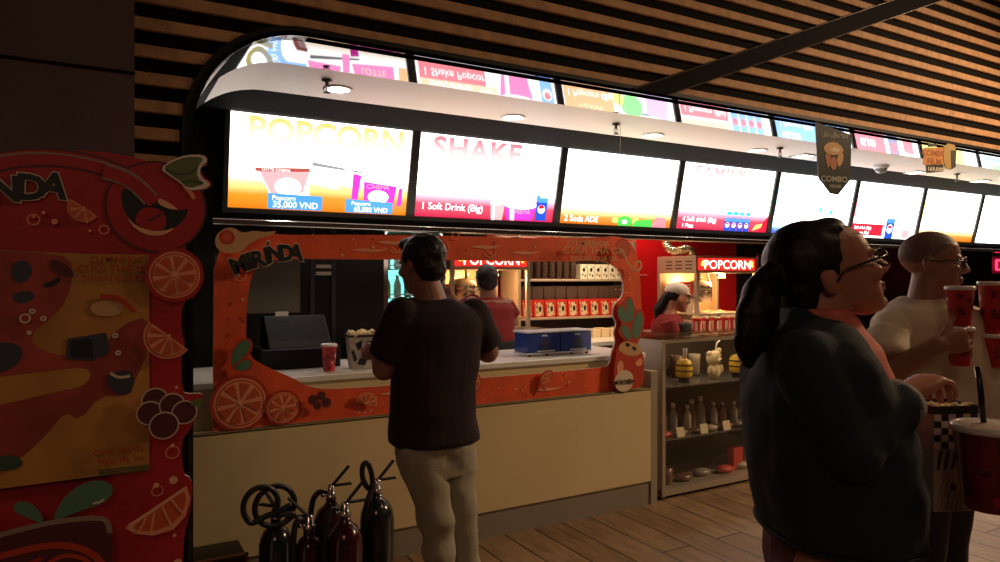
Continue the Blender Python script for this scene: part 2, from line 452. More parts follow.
for i, (px, py) in enumerate([(327, 80), (616, 124), (780, 148), (957, 174)]):
    q = on_z(px, py, ZM); k = 1.0
    e = empty('sprinkler', (q.x, q.y, ZM), 'fire sprinkler head hanging from the soffit, %s from the left' % ORD[i], 'sprinkler', 'sprinkler heads in the soffit')
    a = MB(); a.lathe(q, [(.03, 0), (.032, -.006), (.012, -.012), (.009, -.026), (.012, -.03), (.006, -.034)], 18)
    for s in (-1, 1): a.tube([q + Vector((s * .008, 0, -.03)), q + Vector((s * .02, 0, -.045)), q + Vector((s * .016, 0, -.06)), q + Vector((0, 0, -.07))], .003, 6)
    a.build('body', m_brass, e)
    d = MB(); d.lathe(q, [(.004, -.069), (.02, -.071), (.022, -.074), (.004, -.076)], 18); d.build('deflector', m_brass, e)
    b_ = MB(); b_.cone(q + Vector((0, 0, -.034)), q + Vector((0, 0, -.066)), .0035, .0035, 8); b_.build('glass_bulb', m_bulb, e)
q = on_z(616, 124, ZM)
w_ = MB(); w_.tube([q + Vector((.012, -.03, -.004)), q + Vector((.013, -.032, -.10)), q + Vector((.010, -.034, -.22))], .0022, 6)
tag(w_.build('hanging_wire', mat('pale_wire', (.5, .45, .38), .5)), 'thin pale wire dangling from the soffit beside a sprinkler', 'wire')
q = on_z(881, 166, ZM)
e = empty('smoke_detector', (q.x, q.y, ZM), 'grey dome smoke detector on the soffit behind the hanging pennant', 'smoke detector')
a = MB(); a.lathe(q, [(.07, 0), (.07, -.015), (.06, -.03)], 24); a.build('base', m_white, e)
a = MB(); a.lathe(q, [(.055, -.03), (.05, -.05), (.034, -.066), (.0, -.072)], 24); a.build('dome', mat('grey_dome', (.25, .24, .22), .25), e)

# room lamps over the lobby floor (above the frame), and the faint light of the lobby
lamp('lobby_lamp', 'SPOT', (7.6, .9, 4.2), 740, (1, .68, .40), .25, (5.9, 2.3, .9), 118, .8)
lamp('lobby_lamp_side', 'SPOT', (3.6, .2, 4.4), 42, (1, .70, .40), .25, (3.0, 2.4, 0), 140, .8)
def led(name, x0, x1, y, z, energy, col, aim):
    o = lamp(name, 'AREA', ((x0 + x1) / 2, y, z), energy, col, 1, aim); o.data.shape = 'RECTANGLE'; o.data.size = x1 - x0; o.data.size_y = .03
    return o
led('rail_led', 1.5, 11.5, 4.585, 1.835, 26, (1, .90, .68), (6.5, 4.05, 2.56))
lamp('inner_fill', 'SPOT', (4.95, 5.45, 2.45), 60, (1, .62, .42), .08, (5.0, 5.7, 0), 140, .7)  # two unseen fills added above the boards to brighten the red wall
lamp('inner_fill', 'SPOT', (3.6, 4.9, 2.45), 10, (1, .66, .42), .08, (3.6, 5.2, 0), 140, .7)
lamp('lobby_lamp_floor', 'SPOT', (5.2, 1.6, 4.3), 90, (1, .72, .42), .2, (4.9, 1.9, 0), 42, .7)
lamp('lobby_fill_rear', 'AREA', (-1.5, -2.2, 3.6), 15, (1, .60, .42), 1.2, (1.2, 3.2, 1.0))  # weak fill added behind the camera, no fixture
lamp('lobby_lamp_far', 'SPOT', (3.6, -1.2, 3.6), 12, (1, .55, .32), .3, (1.9, 1.0, 1.3), 70, .8)
W = bpy.data.worlds.new('lobby_dusk'); W.use_nodes = True; SC.world = W
W.node_tree.nodes['Background'].inputs[0].default_value = (.30, .17, .13, 1); W.node_tree.nodes['Background'].inputs[1].default_value = .06

# ------------------------------------------------------------------ camera
cam = bpy.data.cameras.new('camera'); co = bpy.data.objects.new('camera', cam); COL.objects.link(co)
cam.sensor_width = 36; cam.lens = FPX / 1000 * 36; cam.shift_y = -.003; cam.clip_start = .05
co.location = (0, 0, CAMH); co.rotation_euler = FW.to_track_quat('-Z', 'Y').to_euler()
SC.camera = co
vs = SC.view_settings; vs.view_transform = 'Standard'; vs.look = 'None'; vs.gamma = 1; vs.use_curve_mapping = False; vs.exposure = 0
# ================================================================== MENU BOARDS (backlit)
EX = X3; EZ = Vector((0, -.128, .59)).normalized(); BN = EZ.cross(EX) * -1
if BN.y > 0: BN = -BN
PITCH, BW, BH = 1.267, 1.205, .598
S = 4.2
E_white = emat('print_white', (1, .985, .96), S); E_hot = emat('print_white_text', (1, 1, 1), 2.2)
def pm(name, c, s): return emat('print_' + name, c, s)
P_orange = pm('orange', (1, .28, .01), 1.0); P_red = pm('red', (.85, .015, .05), 1.0); P_blue = pm('blue', (.02, .10, .75), 1.1); P_sky = pm('sky', (.10, .42, .95), 1.1)
P_mag = pm('magenta', (.95, .04, .50), 1.6); P_yel = pm('yellow', (1, .86, .22), 1.1); P_pink = pm('pink', (.95, .36, .42), 1.0); P_pale = pm('pale_red', (1, .60, .62), 1.0)
P_green = pm('green', (.10, .75, .10), 1.1); P_teal = pm('teal', (.06, .80, .75), 1.1); P_brown = pm('brown', (.55, .10, .08), 1.2); P_grey = pm('grey', (.42, .42, .46), 1.0)
H_mag = pm('bright_magenta', (1, .25, .52), S); H_red = pm('bright_red', (1, .235, .28), S); H_org = pm('bright_orange', (1, .48, .25), S); H_blue = pm('bright_blue', (.27, .50, 1), S); H_green = pm('bright_green', (.3, 1, .3), S); H_yel = pm('bright_yellow', (1, .78, .25), S); H_vio = pm('bright_violet', (.75, .5, 1), S); H_tan = pm('bright_tan', (1, .68, .46), S); H_slate = pm('bright_slate', (.25, .27, .42), S)
P_tpale = pm('pale_teal', (.55, .88, .90), 1.0)
G = {}
G['o'] = poster_mat('poster_orange', [(0, (.23, .05, .0)), (.10, (.26, .09, .003)), (.2, (.6, .42, .2)), (.30, (1, .97, .93))], S)
G['o1'] = poster_mat('poster_orange_deep', [(0, (.23, .06, .0)), (.15, (.26, .10, .005)), (.28, (.5, .33, .12)), (.44, (1, .97, .93))], S)
G['r'] = poster_mat('poster_red', [(0, (.20, .002, .02)), (.16, (.22, .006, .03)), (.25, (.45, .18, .24)), (.34, (1, .98, .96))], S)
G['b'] = poster_mat('poster_blue', [(0, (.01, .03, .2)), (.07, (.03, .08, .28)), (.16, (.45, .6, .9)), (.22, (1, .98, .97))], S)
G['w'] = poster_mat('poster_plain', [(0, (.8, .85, .85)), (.1, (1, 1, .98))], S)
TG = {'yellow': poster_mat('title_yellow', [(0, (1.3, 1.25, 1.0)), (.45, (1.05, 1.0, .72)), (1, (1, .86, .16))], 1.0), 'pink': poster_mat('title_pink', [(0, (1.25, 1.1, 1.05)), (.4, (1.1, .8, .8)), (1, (.88, .20, .30))], 1.0),
      'pale_red': poster_mat('title_pale_red', [(0, (1.3, 1.2, 1.2)), (.35, (1.1, .9, .9)), (1, (1, .42, .46))], 1.0), 'pale_teal': poster_mat('title_pale_teal', [(0, (1.2, 1.25, 1.25)), (1, (.55, .90, .92))], 1.0)}  # overexposed glare painted in: title colours wash out to white at the foot
m_frame = mat('board_frame', (.030, .029, .027), .4)
PR = [E_white, E_hot, P_orange, P_red, P_blue, P_sky, P_mag, P_yel, P_pink, P_pale, P_green, P_teal, P_brown, P_grey, H_mag, H_red, H_org, H_blue, H_green, H_yel, H_vio, H_tan, H_slate, P_tpale]
N_ = {m.name.replace('print_', ''): i for i, m in enumerate(PR)}
class Art:
    """flat print on a board: x to the right 0..BW, z up 0..BH along the tilted face"""
    def __init__(s, O): s.mb = MB(); s.O = O; s.k = 0
    def off(s): s.k += 1; return BN * (.0006 + .00025 * s.k)
    def poly(s, pts, c):
        s.mb.plate([[(x, z) for x, z in pts]], s.O + s.off(), EX, EZ, BN, .0002, N_[c])
    def rect(s, x0, x1, z0, z1, c): s.poly([(x0, z0), (x1, z0), (x1, z1), (x0, z1)], c)
    def disc(s, x, z, r, c, n=24, sq=1): s.poly([(x + r * math.cos(2 * math.pi * k / n), z + r * sq * math.sin(2 * math.pi * k / n)) for k in range(n)], c)
    def text(s, t, size, x, z, c, bold=0, align='LEFT', sp=1.0, w=1.0): s.mb.text(t, size, s.O + EX * x + EZ * z, EX * w, EZ, BN, .0006 + .00025 * (s.k + 1), N_[c], bold, align, sp); s.k += 1
    def can(s, x, z, w, h, body='blue'):
        s.poly([(x, z), (x + w, z), (x + w * 1.04, z + h), (x - w * .04, z + h)], body); s.rect(x, x + w, z + h * .72, z + h * .98, 'sky')
        s.disc(x + w / 2, z + h * .45, w * .34, 'white_text'); s.poly([(x + w * .2, z + h * .47), (x + w * .3, z + h * .60), (x + w * .6, z + h * .62), (x + w * .80, z + h * .5), (x + w * .5, z + h * .47)], 'red')
    def cup(s, x, z, w, h, c='magenta', txt=None):
        s.poly([(x + w * .12, z), (x + w * .88, z), (x + w, z + h), (x, z + h)], c)
        s.poly([(x + w * .22, z), (x + w * .34, z), (x + w * .30, z + h), (x + w * .16, z + h)], 'white'); s.disc(x + w / 2, z + h, w * .5, 'white', 24, .22)
        if txt: s.text(txt, w * .22, x + w * .36, z + h * .45, 'pale_red')
XB0 = .702
titles = [('POPCORN', 'yellow', 'o1'), ('SHAKE', 'pink', 'r'), (None, None, 'o'), ('FAMILY', 'pale_red', 'r'), ('SWEET', 'pale_teal', 'b'), ('LOTTE', 'pale_red', 'w'), ('MINI', 'yellow', 'o'), (None, None, 'w')]
blabel = ['backlit menu board headed POPCORN, at the left end of the row', 'backlit menu board headed SHAKE with a red foot and a blue can', 'backlit menu board with a green swoosh, kiwi slice and orange foot', 'backlit menu board headed FAMILY with four blue cans on red', 'backlit menu board with a blue foot, half hidden by the hanging pennant', 'backlit menu board with a thin pale red title above the dark-haired woman', 'backlit menu board with yellow title and orange foot above the shaven-headed man', 'plain white backlit menu board at the far right end of the row']
for i in range(8):
    x0 = XB0 + PITCH * i; O = Vector((x0, 4.697, 1.909)); n_back = BN * -.06
    e = empty('menu_board', O, blabel[i], 'menu board', 'menu boards over the counter')
    fr = MB(); t = .031
    for a0, a1, b0, b1 in ((-t, 0, -t, BH + t), (BW, BW + t, -t, BH + t), (0, BW, -t, 0), (0, BW, BH, BH + t)):
        fr.plate([[(a0, b0), (a1, b0), (a1, b1), (a0, b1)]], O + n_back, EX, EZ, BN, .078)
    fr.plate([[(-t, -t), (BW + t, -t), (BW + t, BH + t), (-t, BH + t)]], O + n_back - BN * .005, EX, EZ, BN, .005)
    fr.build('frame', m_frame, e)
    bg = MB(); bg.plate([[(0, 0), (BW, 0), (BW, BH), (0, BH)]], O - BN * .004, EX, EZ, BN, .004)
    bg.build('lit_panel', G[titles[i][2]], e)
    A = Art(O)
    t_, tc_, _ = titles[i]
    if i == 0:
        A.poly([(.30, .03), (.52, .03), (.50, .22), (.17, .25)], 'white'); A.poly([(.185, .24), (.505, .255), (.47, .12), (.29, .05)], 'pale_red'); A.disc(.37, .15, .085, 'white', 24, .7)
        A.poly([(.165, .238), (.51, .256), (.505, .282), (.155, .262)], 'brown'); A.text('LOTTE CINEMA', .026, .20, .247, 'white_text'); A.disc(.42, .232, .02, 'pale_red')
        A.poly([(.52, .30), (.86, .275), (.86, .287), (.52, .325)], 'grey'); A.poly([(.58, .17), (.70, .15), (.69, .21), (.57, .22)], 'bright_tan')
        A.poly([(.89, .06), (1.10, .03), (1.12, .20), (.88, .22)], 'magenta'); A.disc(.99, .12, .075, 'white', 24, .6); A.poly([(.80, .09), (.84, .09), (.86, .26), (.80, .27)], 'magenta'); A.text('CINEMA', .045, .90, .175, 'pale_red')
        A.poly([(1.13, .06), (1.165, .07), (1.165, .19), (1.14, .19)], 'magenta')
        A.poly([(.245, .005), (.60, .005), (.60, .10), (.245, .105)], 'sky'); A.text('Popcorn', .045, .27, .062, 'white_text'); A.text('35,000 VND', .058, .275, .015, 'white_text', .01)
        A.poly([(.76, .005), (1.10, .005), (1.10, .085), (.76, .095)], 'sky'); A.text('Popcorn', .04, .80, .055, 'white_text'); A.text('65,000 VND', .048, .82, .012, 'white_text', .01)
        A.poly([(.50, .34), (.72, .35), (.71, .44), (.52, .45)], 'bright_magenta'); A.rect(.22, .49, .37, .46, 'bright_blue'); A.text('65,000 VND', .05, .24, .40, 'white'); A.poly([(.80, .32), (1.10, .30), (1.10, .45), (.82, .43)], 'bright_magenta'); A.poly([(.74, .26), (.79, .26), (.77, .46), (.73, .46)], 'bright_magenta'); A.disc(.96, .46, .16, 'white', 24, .25); A.text('LOTTE', .06, .86, .34, 'bright_tan'); A.poly([(1.14, .3), (1.2, .3), (1.2, .46), (1.13, .46)], 'bright_orange')
    if i == 1:
        A.text('1 Soft Drink (Big)', .072, .05, .055, 'white_text', .012)
        A.cup(.62, .0, .13, .13, 'pale_red'); A.cup(.74, .005, .30, .12, 'magenta', None); A.text('CINEMA', .05, .80, .055, 'pale_red'); A.can(1.035, .01, .10, .20)
        A.poly([(.11, .34), (.20, .335), (.28, .325), (.16, .325)], 'bright_tan')
        A.rect(.03, .57, .215, .345, 'bright_red'); A.text('1 Shake Popcorn', .080, .06, .265, 'white', .012); A.rect(.03, .66, .345, .475, 'bright_tan'); A.text('85,000', .125, .10, .362, 'white', .025); A.text('VND', .06, .50, .365, 'white', .01)
        A.cup(.68, .22, .30, .19, 'bright_magenta'); A.poly([(1.06, .19), (1.17, .19), (1.18, .44), (1.06, .44)], 'bright_blue'); A.disc(1.12, .34, .045, 'white'); A.disc(1.12, .35, .03, 'bright_red')
    if i == 2:
        A.text('2 Soda ADE', .07, .05, .02, 'white_text', .012)
        A.disc(.68, .035, .085, 'green', 24, .6); A.disc(.68, .035, .03, 'white_text', 20, .6); A.disc(.575, .045, .035, 'yellow', 20, .7); A.disc(.80, .045, .04, 'yellow', 20, .7); A.poly([(.76, 0), (1.0, 0), (.98, .07), (.80, .05)], 'green'); A.poly([(.98, 0), (1.16, 0), (1.14, .085), (1.03, .09)], 'pink')
        A.poly([(.70, .385), (.9, .375), (1.0, .372), (1.11, .40), (1.12, .425), (1.06, .40), (.95, .392), (.84, .392)], 'pale_teal')
        A.rect(.02, .52, .20, .44, 'bright_orange'); A.text('1 Popcorn (Big)', .078, .05, .26, 'white', .012); A.text('95,000', .10, .14, .37, 'bright_tan', .02)
        A.disc(.72, .33, .12, 'bright_green', 20, .8); A.poly([(.9, .2), (1.15, .22), (1.10, .42), (.88, .38)], 'bright_violet'); A.disc(.58, .28, .06, 'bright_yellow')
    if i == 3:
        A.text('4 Soft drink (Big)', .062, .08, .072, 'white_text', .014); A.text('1 Pizza', .052, .08, .015, 'white_text', .014)
        for k in range(4): A.can(.62 + k * .085, .0, .075, .125, 'blue'); A.rect(.63 + k * .085, .69 + k * .085, .15, .185, 'teal')
        A.poly([(1.0, .01), (1.13, .05), (1.16, .09), (1.04, .07)], 'yellow'); A.poly([(1.1, 0), (1.2, 0), (1.2, .16), (1.14, .1)], 'red')
        A.rect(.02, .62, .21, .34, 'bright_red'); A.text('1 Popcorn (Big)', .085, .06, .245, 'white', .014); A.rect(.02, .62, .36, .44, 'bright_tan')
        for k in range(4): A.poly([(.66 + k * .11, .22), (.75 + k * .11, .22), (.75 + k * .11, .42), (.66 + k * .11, .42)], 'bright_blue'); A.disc(.705 + k * .11, .33, .035, 'bright_red')
    if i == 4:
        A.text('2 Soft drink (Big)', .06, .05, .03, 'pale_teal', .01); A.rect(.62, .73, .24, .29, 'teal'); A.rect(.80, .91, .22, .27, 'teal'); A.rect(1.06, 1.12, .32, .36, 'bright_violet'); A.poly([(.9, .16), (1.1, .14), (1.1, .17), (.92, .19)], 'pale_red')
        A.rect(.02, .70, .20, .44, 'bright_blue'); A.text('1 Popcorn (Big)', .08, .08, .25, 'white', .012); A.text('105,000', .09, .08, .35, 'white', .012)
        for k in range(3): A.rect(.78 + k * .12, .87 + k * .12, .22, .42, 'bright_blue'); A.disc(.825 + k * .12, .34, .03, 'bright_red')
    if i == 5:
        A.rect(.0, .58, .02, .15, 'red'); A.text('Soft drink (Big)', .05, .06, .09, 'white_text', .012); A.text('Popcorn (Big)', .05, .06, .035, 'white_text', .012); A.can(.63, .0, .15, .24); A.cup(.88, .01, .22, .12, 'pale_red'); A.disc(.98, .2, .10, 'bright_tan', 20, .6)
        A.rect(.0, .55, .22, .45, 'bright_red'); A.text('85,000', .10, .1, .30, 'white', .012); A.rect(.62, .80, .22, .45, 'bright_slate'); A.disc(.71, .35, .06, 'bright_red'); A.poly([(.9, .25), (1.1, .24), (1.08, .4), (.9, .38)], 'bright_red')
    if i == 6:
        A.rect(.55, .65, .30, .37, 'teal'); A.rect(.02, .9, .22, .45, 'bright_yellow'); A.text('109,000', .11, .1, .3, 'white', .012)
    if i == 7:
        A.rect(.1, .9, .28, .33, 'bright_blue'); A.rect(.3, .5, .36, .44, 'bright_green'); A.text('1 Popcorn (Big)', .07, .15, .24, 'bright_slate')
    if A.mb.v: A.mb.keep = True; A.mb.build('poster_print', PR, e)
    if t_:
        T_ = Art(O); T_.k = 60
        T_.text(t_, (.20, .20, 0, .15, .14, .15, .13, 0)[i], (.10, .10, 0, .13, .1, .1, .1, 0)[i], BH - (.158 if i < 2 else .125), 'white', .038 if i < 2 else .018 if i != 5 else .004, 'LEFT', 1.0 if i < 1 else 1.1, (1.10, 1.15, 1, 1.25, 1.2, 1.2, 1.2, 1)[i])
        T_.mb.keep = True; T_.mb.build('title_lettering', [TG[tc_]], e)
# ================================================================== COUNTER
YC = 3.43
m_lam = mat('cream_laminate', (.74, .60, .34), .42, bump=.04, bscale=25, var=.05, vscale=2)
m_top = mat('white_worktop', (.80, .78, .74), .25)
m_kick = mat('dull_steel_kick', (.33, .29, .24), .5, .3)
cn = empty('service_counter', (1.7, YC, 0), 'long cream service counter with white worktop below the menu boards', 'counter')
a = MB(); a.box(XL, 3.085, YC, YC + .03, .15, .75); a.box(XL, 3.085, YC, 3.52, .735, .75); a.build('front_panel', m_lam, cn, bevel=.004)
a = MB(); a.box(XL, 3.085, YC + .012, YC + .05, 0, .15); a.build('kick_board', m_kick, cn)
a = MB(); a.box(XL, 3.085, 3.51, 3.535, .75, .94); a.box(2.70, 3.085, 3.53, 4.9, .02, .94); a.build('upstand', m_lam, cn, bevel=.003)
a = MB(); a.box(XL, 3.10, 3.495, 4.12, .94, .972); a.box(2.68, 3.10, 4.12, 4.9, .94, .972); a.build('worktop', m_top, cn, bevel=.005)
a = MB(); a.box(3.086, 3.14, YC + .002, YC + .10, 0, .86); a.build('end_post', mat('end_post_metal', (.42, .36, .29), .45, .3), cn, bevel=.003)

# ------------------------------------------------------------------ print colours of the cardboard pieces
C_org = mat('card_orange', (.80, .105, .03), .55, var=.16, vscale=9); C_ored = mat('card_deep_orange', (.50, .045, .018), .55)
C_rind = mat('card_rind', (.85, .34, .18), .55); C_flesh = mat('card_flesh', (.62, .10, .03), .55); C_pith = mat('card_pith', (.88, .46, .28), .55)
C_edge = mat('card_white_edge', (.78, .72, .66), .6); C_blk = mat('card_black', (.012, .016, .016), .5); C_grn = mat('card_green', (.10, .22, .14), .55); C_leaf = mat('card_leaf', (.14, .17, .06), .55)
C_pale = mat('card_pale_outline', (.72, .58, .42), .55); C_tan = mat('card_tan', (.62, .36, .16), .55); C_yel = mat('card_mustard', (.52, .24, .05), .55, var=.25, vscale=5); C_red = mat('card_red', (.42, .018, .022), .55, var=.12, vscale=6)
C_mar = mat('card_maroon', (.10, .018, .022), .55); C_navy = mat('card_slate_blue', (.045, .05, .075), .55); C_gry = mat('card_grey', (.30, .21, .18), .55); C_swash = mat('card_swash_red', (.36, .055, .035), .55, var=.3, vscale=7); C_dkg = mat('card_dark_green', (.05, .09, .05), .55)
CM = [C_org, C_ored, C_rind, C_flesh, C_pith, C_edge, C_blk, C_grn, C_leaf, C_pale, C_tan, C_yel, C_red, C_mar, C_navy, C_gry, C_swash, C_dkg]
K = dict(org=0, ored=1, rind=2, flesh=3, pith=4, edge=5, blk=6, grn=7, leaf=8, pale=9, tan=10, yel=11, red=12, mar=13, navy=14, gry=15, swash=16, dkg=17)
def xz(px, py, Y):
    q = on_y(px, py, Y); return (q.x, q.z)
class Card:
    """printed card standing in the plane y = Y; polygons given in metres (x, z) or traced points"""
    def __init__(s, Y, step=.0005): s.mb = MB(); s.Y = Y; s.k = 0; s.st = step
    def begin(s): s.keep_mb, s.mb = s.mb, MB()
    def end(s, name, par):
        s.mb.keep = True; s.mb.build(name, CM, par); s.mb = s.keep_mb
    def P(s, pts): return [xz(p[0], p[1], s.Y) for p in pts]
    def poly(s, pts, c, t=.0004, lift=None):
        s.k += 1; off = s.st * s.k if lift is None else lift
        s.mb.plate([pts], Vector((0, s.Y - off, 0)), X3, Z3, NY, t, K[c])
    def tr(s, pts, c, smooth=0):
        p = s.P(pts)
        if smooth: p = chaikin(p, smooth)
        s.poly(p, c)
    def disc(s, c, r, col, n=36, sx=1.0, a0=0, a1=360):
        p = [(c[0] + r * sx * math.cos(R(a0 + (a1 - a0) * k / n)), c[1] + r * math.sin(R(a0 + (a1 - a0) * k / n))) for k in range(n + (a1 - a0 < 360))]
        s.poly(p, col)
    def ring(s, c, r, w, col, n=32, a0=0, a1=360):
        s.k += 1; th = [R(a0 + (a1 - a0) * k / n) for k in range(n + 1)]
        p = [(c[0] + r * math.cos(t), c[1] + r * math.sin(t)) for t in th] + [(c[0] + (r - w) * math.cos(t), c[1] + (r - w) * math.sin(t)) for t in reversed(th)]
        if a1 - a0 >= 360:
            s.mb.plate([p[:n], list(reversed(p[n + 1:2 * n + 1]))], Vector((0, s.Y - s.st * s.k, 0)), X3, Z3, NY, .0004, K[col])
        else: s.mb.plate([p], Vector((0, s.Y - s.st * s.k, 0)), X3, Z3, NY, .0004, K[col])
    def slice(s, c, r, a0=0, a1=360, n=8, rot=10):
        """orange slice: rind, pith, segments"""
        s.disc(c, r, 'rind', 40, 1, a0, a1); s.disc(c, r * .93, 'flesh', 40, 1, a0, a1); s.disc(c, r * .86, 'rind', 40, 1, a0, a1)
        st = (a1 - a0) / n
        for k in range(n):
            b0, b1 = R(a0 + rot * (a1 - a0 >= 360) + st * k + 7), R(a0 + rot * (a1 - a0 >= 360) + st * (k + 1) - 7); m = (b0 + b1) / 2
            arc = [(c[0] + r * .80 * math.cos(b0 + (b1 - b0) * j / 6), c[1] + r * .80 * math.sin(b0 + (b1 - b0) * j / 6)) for j in range(7)]
            s.poly([(c[0] + r * .14 * math.cos(m), c[1] + r * .14 * math.sin(m))] + arc, 'flesh')
        s.disc(c, r * .07, 'pith', 12, 1, 0, 360)
    def text(s, t, size, x, z, c, bold=0, align='CENTER', rot=0, sp=1.0, w=1.0):
        s.k += 1; ex = X3 * math.cos(R(rot)) + Z3 * math.sin(R(rot)); ez = Z3 * math.cos(R(rot)) - X3 * math.sin(R(rot))
        s.mb.text(t, size, Vector((x, s.Y - s.st * s.k - .0004, z)), ex * w, ez, NY, 0, K[c], bold, align, sp)
    def line(s, pts, w, c, px=True):
        p = s.P(pts) if px else pts; p = chaikin_open(p, 2); L = []; Rr = []
        for i, q in enumerate(p):
            a = Vector(p[max(i - 1, 0)]); b = Vector(p[min(i + 1, len(p) - 1)]); d = (b - a).normalized(); n = Vector((-d.y, d.x)) * w / 2
            L.append((q[0] + n.x, q[1] + n.y)); Rr.append((q[0] - n.x, q[1] - n.y))
        s.poly(L + list(reversed(Rr)), c)
def chaikin(p, it):
    for _ in range(it):
        q = []
        for i in range(len(p)):
            a, b = p[i], p[(i + 1) % len(p)]
            q += [(a[0] * .75 + b[0] * .25, a[1] * .75 + b[1] * .25), (a[0] * .25 + b[0] * .75, a[1] * .25 + b[1] * .75)]
        p = q
    return p
def chaikin_open(p, it):
    for _ in range(it):
        q = [p[0]]
        for a, b in zip(p, p[1:]): q += [(a[0] * .75 + b[0] * .25, a[1] * .75 + b[1] * .25), (a[0] * .25 + b[0] * .75, a[1] * .25 + b[1] * .75)]
        p = q + [p[-1]]
    return p
def bubble_word(cd, word, pts, size, rots):
    """hand-drawn brand lettering: black letters with a pale outline, each tilted on its own"""
    for (x, z), ch, r in zip(pts, word, rots): cd.text(ch, size, x, z, 'pale', .075, 'CENTER', r)
    for (x, z), ch, r in zip(pts, word, rots): cd.text(ch, size, x, z, 'blk', .04, 'CENTER', r)

# ------------------------------------------------------------------ orange photo-frame card standing on the counter ledge
YF = YC + .035
fe = empty('cardboard_photo_frame', (1.7, YF, .75), 'wide orange cardboard picture frame with fruit slices, standing on the cream counter', 'cardboard frame')
c = Card(YF)
T = lambda *pts: [xz(x, y, YF) for x, y in pts]
x0, x1 = .455, 2.985
outer = [(x0, .752), (2.80, .752), (2.95, .753), (2.965, .80), (2.985, 1.0)] + chaikin_open(T((643, 330), (641, 300), (640, 265), (632, 242), (618, 236), (604, 237)), 2) + [(2.3, 1.695), (1.6, 1.69), (1.1, 1.68), (.80, 1.67), (.66, 1.675), (.56, 1.66), (.49, 1.60), (.46, 1.50)]
hole = chaikin([(.60, 1.10), (.605, 1.35), (.63, 1.50), (.72, 1.553), (1.1, 1.555), (1.8, 1.558), (2.4, 1.555)] + T((597, 260), (610, 263), (619, 270), (623, 281), (623.5, 296), (614, 304), (612.5, 316), (617, 323), (613.5, 333), (616, 341), (611.5, 352), (609.5, 366)) + [(2.70, .905), (2.4, .898), (1.6, .898), (1.02, .90), (.90, .92), (.80, .985), (.70, 1.03)], 2)
b = MB(); b.plate([outer, hole], Vector((0, YF + .012, 0)), X3, Z3, NY, .012, K['org'], K['edge']); b.build('board', CM, fe)
# prints
rnd = random.Random(3)
def inside(z, x): return True
for k in range(90):
    side = rnd.choice('tbblr'); r = rnd.uniform(.003, .008)
    if side == 't': p = (rnd.uniform(.8, 2.5), rnd.uniform(1.575, 1.675))
    elif side == 'b': p = (rnd.uniform(1.15, 2.6), rnd.uniform(.765, .885))
    elif side == 'l': p = (rnd.uniform(.475, .60), rnd.uniform(1.1, 1.5))
    else: p = (rnd.uniform(2.82, 2.95), rnd.uniform(1.0, 1.5))
    c.disc(p, r, rnd.choice(['rind', 'ored', 'pith']), 10); c.k = min(c.k, 3)
for k in range(9):
    p = (rnd.uniform(.95, 2.45), rnd.uniform(1.6, 1.65)) if k % 2 else (rnd.uniform(1.3, 2.6), rnd.uniform(.79, .86))
    c.poly(chaikin([(p[0] - .10, p[1]), (p[0] - .03, p[1] + .012), (p[0] + .06, p[1] + .004), (p[0] + .12, p[1] + .018), (p[0] + .05, p[1] - .012), (p[0] - .04, p[1] - .008)], 2), 'rind'); c.k = 5
for (px, py, r) in ((443, 247, .035), (490, 251, .04), (395, 248, .03), (240, 275, .03)):
    q = xz(px, py, YF); c.ring(q, r, .005, 'rind', 24, 190, 400); c.line([(px - 4, py - 2), (px, py + 3), (px + 5, py + 5)], .005, 'rind')
for px, py, r in ((275, 405, .012), (455, 236, .02)): c.ring(xz(px, py, YF), .022, .004, 'rind')
# slices
for px, py, r, extra in ((240, 403, .118, .015), (282.5, 407, .073, .012)):
    c.begin(); q = xz(px, py, YF); c.disc(q, r + extra, 'ored', 40); c.slice(q, r); c.end('orange_slice', fe)
c.begin(); q = xz(365, 403, YF); c.slice(q, .058, -20, 165, 5); c.end('orange_slice', fe); c.begin(); q = xz(546, 380, YF); c.disc((q[0], q[1]), .062, 'ored', 30, 1, 60, 245); c.slice(q, .052, 65, 240, 4); c.end('orange_slice', fe)
c.begin(); q = xz(469, 382, YF); c.disc(q, .062, 'ored'); c.slice(q, .055); c.end('orange_slice', fe); c.begin()
# berries
for dx, dz, r in ((-.03, .01, .024), (.01, .025, .022), (.035, -.01, .024), (-.01, -.02, .02)):
    q = xz(317, 400, YF); c.disc((q[0] + dx, q[1] + dz), r, 'mar', 20)
c.end('berry_print', fe); c.begin()
# green leaf lobes at the lower left and at the right
c.tr([(229, 368), (230, 350), (238, 339), (248, 337), (252, 343), (250, 352), (244, 358), (250, 358), (252, 365), (247, 371), (238, 370)], 'ored', 2)
c.tr([(229, 366), (231, 351), (238, 341), (247, 339), (250, 344), (246, 352), (237, 361)], 'grn', 2); c.tr([(233, 368), (238, 361), (248, 358), (250, 364), (246, 369), (239, 370)], 'grn', 2)
c.end('leaf_print', fe); c.begin()
lf = Card(YF)
lf.tr([(614, 300), (616, 297), (619, 305), (624, 297), (629, 300), (634, 307), (637, 314), (634, 330), (630, 338), (620, 337), (612, 333), (610, 327), (616, 323), (614, 313), (612, 306)], 'edge', 2) if False else None
c.tr([(613, 316), (614, 304), (619, 302), (622, 296), (627, 296), (630, 304), (631, 310), (637, 308), (641, 316), (639, 330), (634, 343), (622, 341), (615, 335), (614, 329), (618, 323), (615, 319)], 'ored', 2)
c.tr([(622, 300), (626, 297), (629.5, 305), (629.5, 318), (626, 323), (622, 312)], 'grn', 2); c.tr([(613.5, 309), (617, 304), (622, 312), (626, 323), (618, 321), (614, 316)], 'grn', 2); c.tr([(630, 317), (636, 310), (639, 318), (637, 332), (631, 341), (627, 331)], 'grn', 2)
c.tr([(616, 324), (623, 325), (628, 335), (625, 341), (618, 334)], 'grn', 2)
c.end('leaf_print', fe); c.begin()
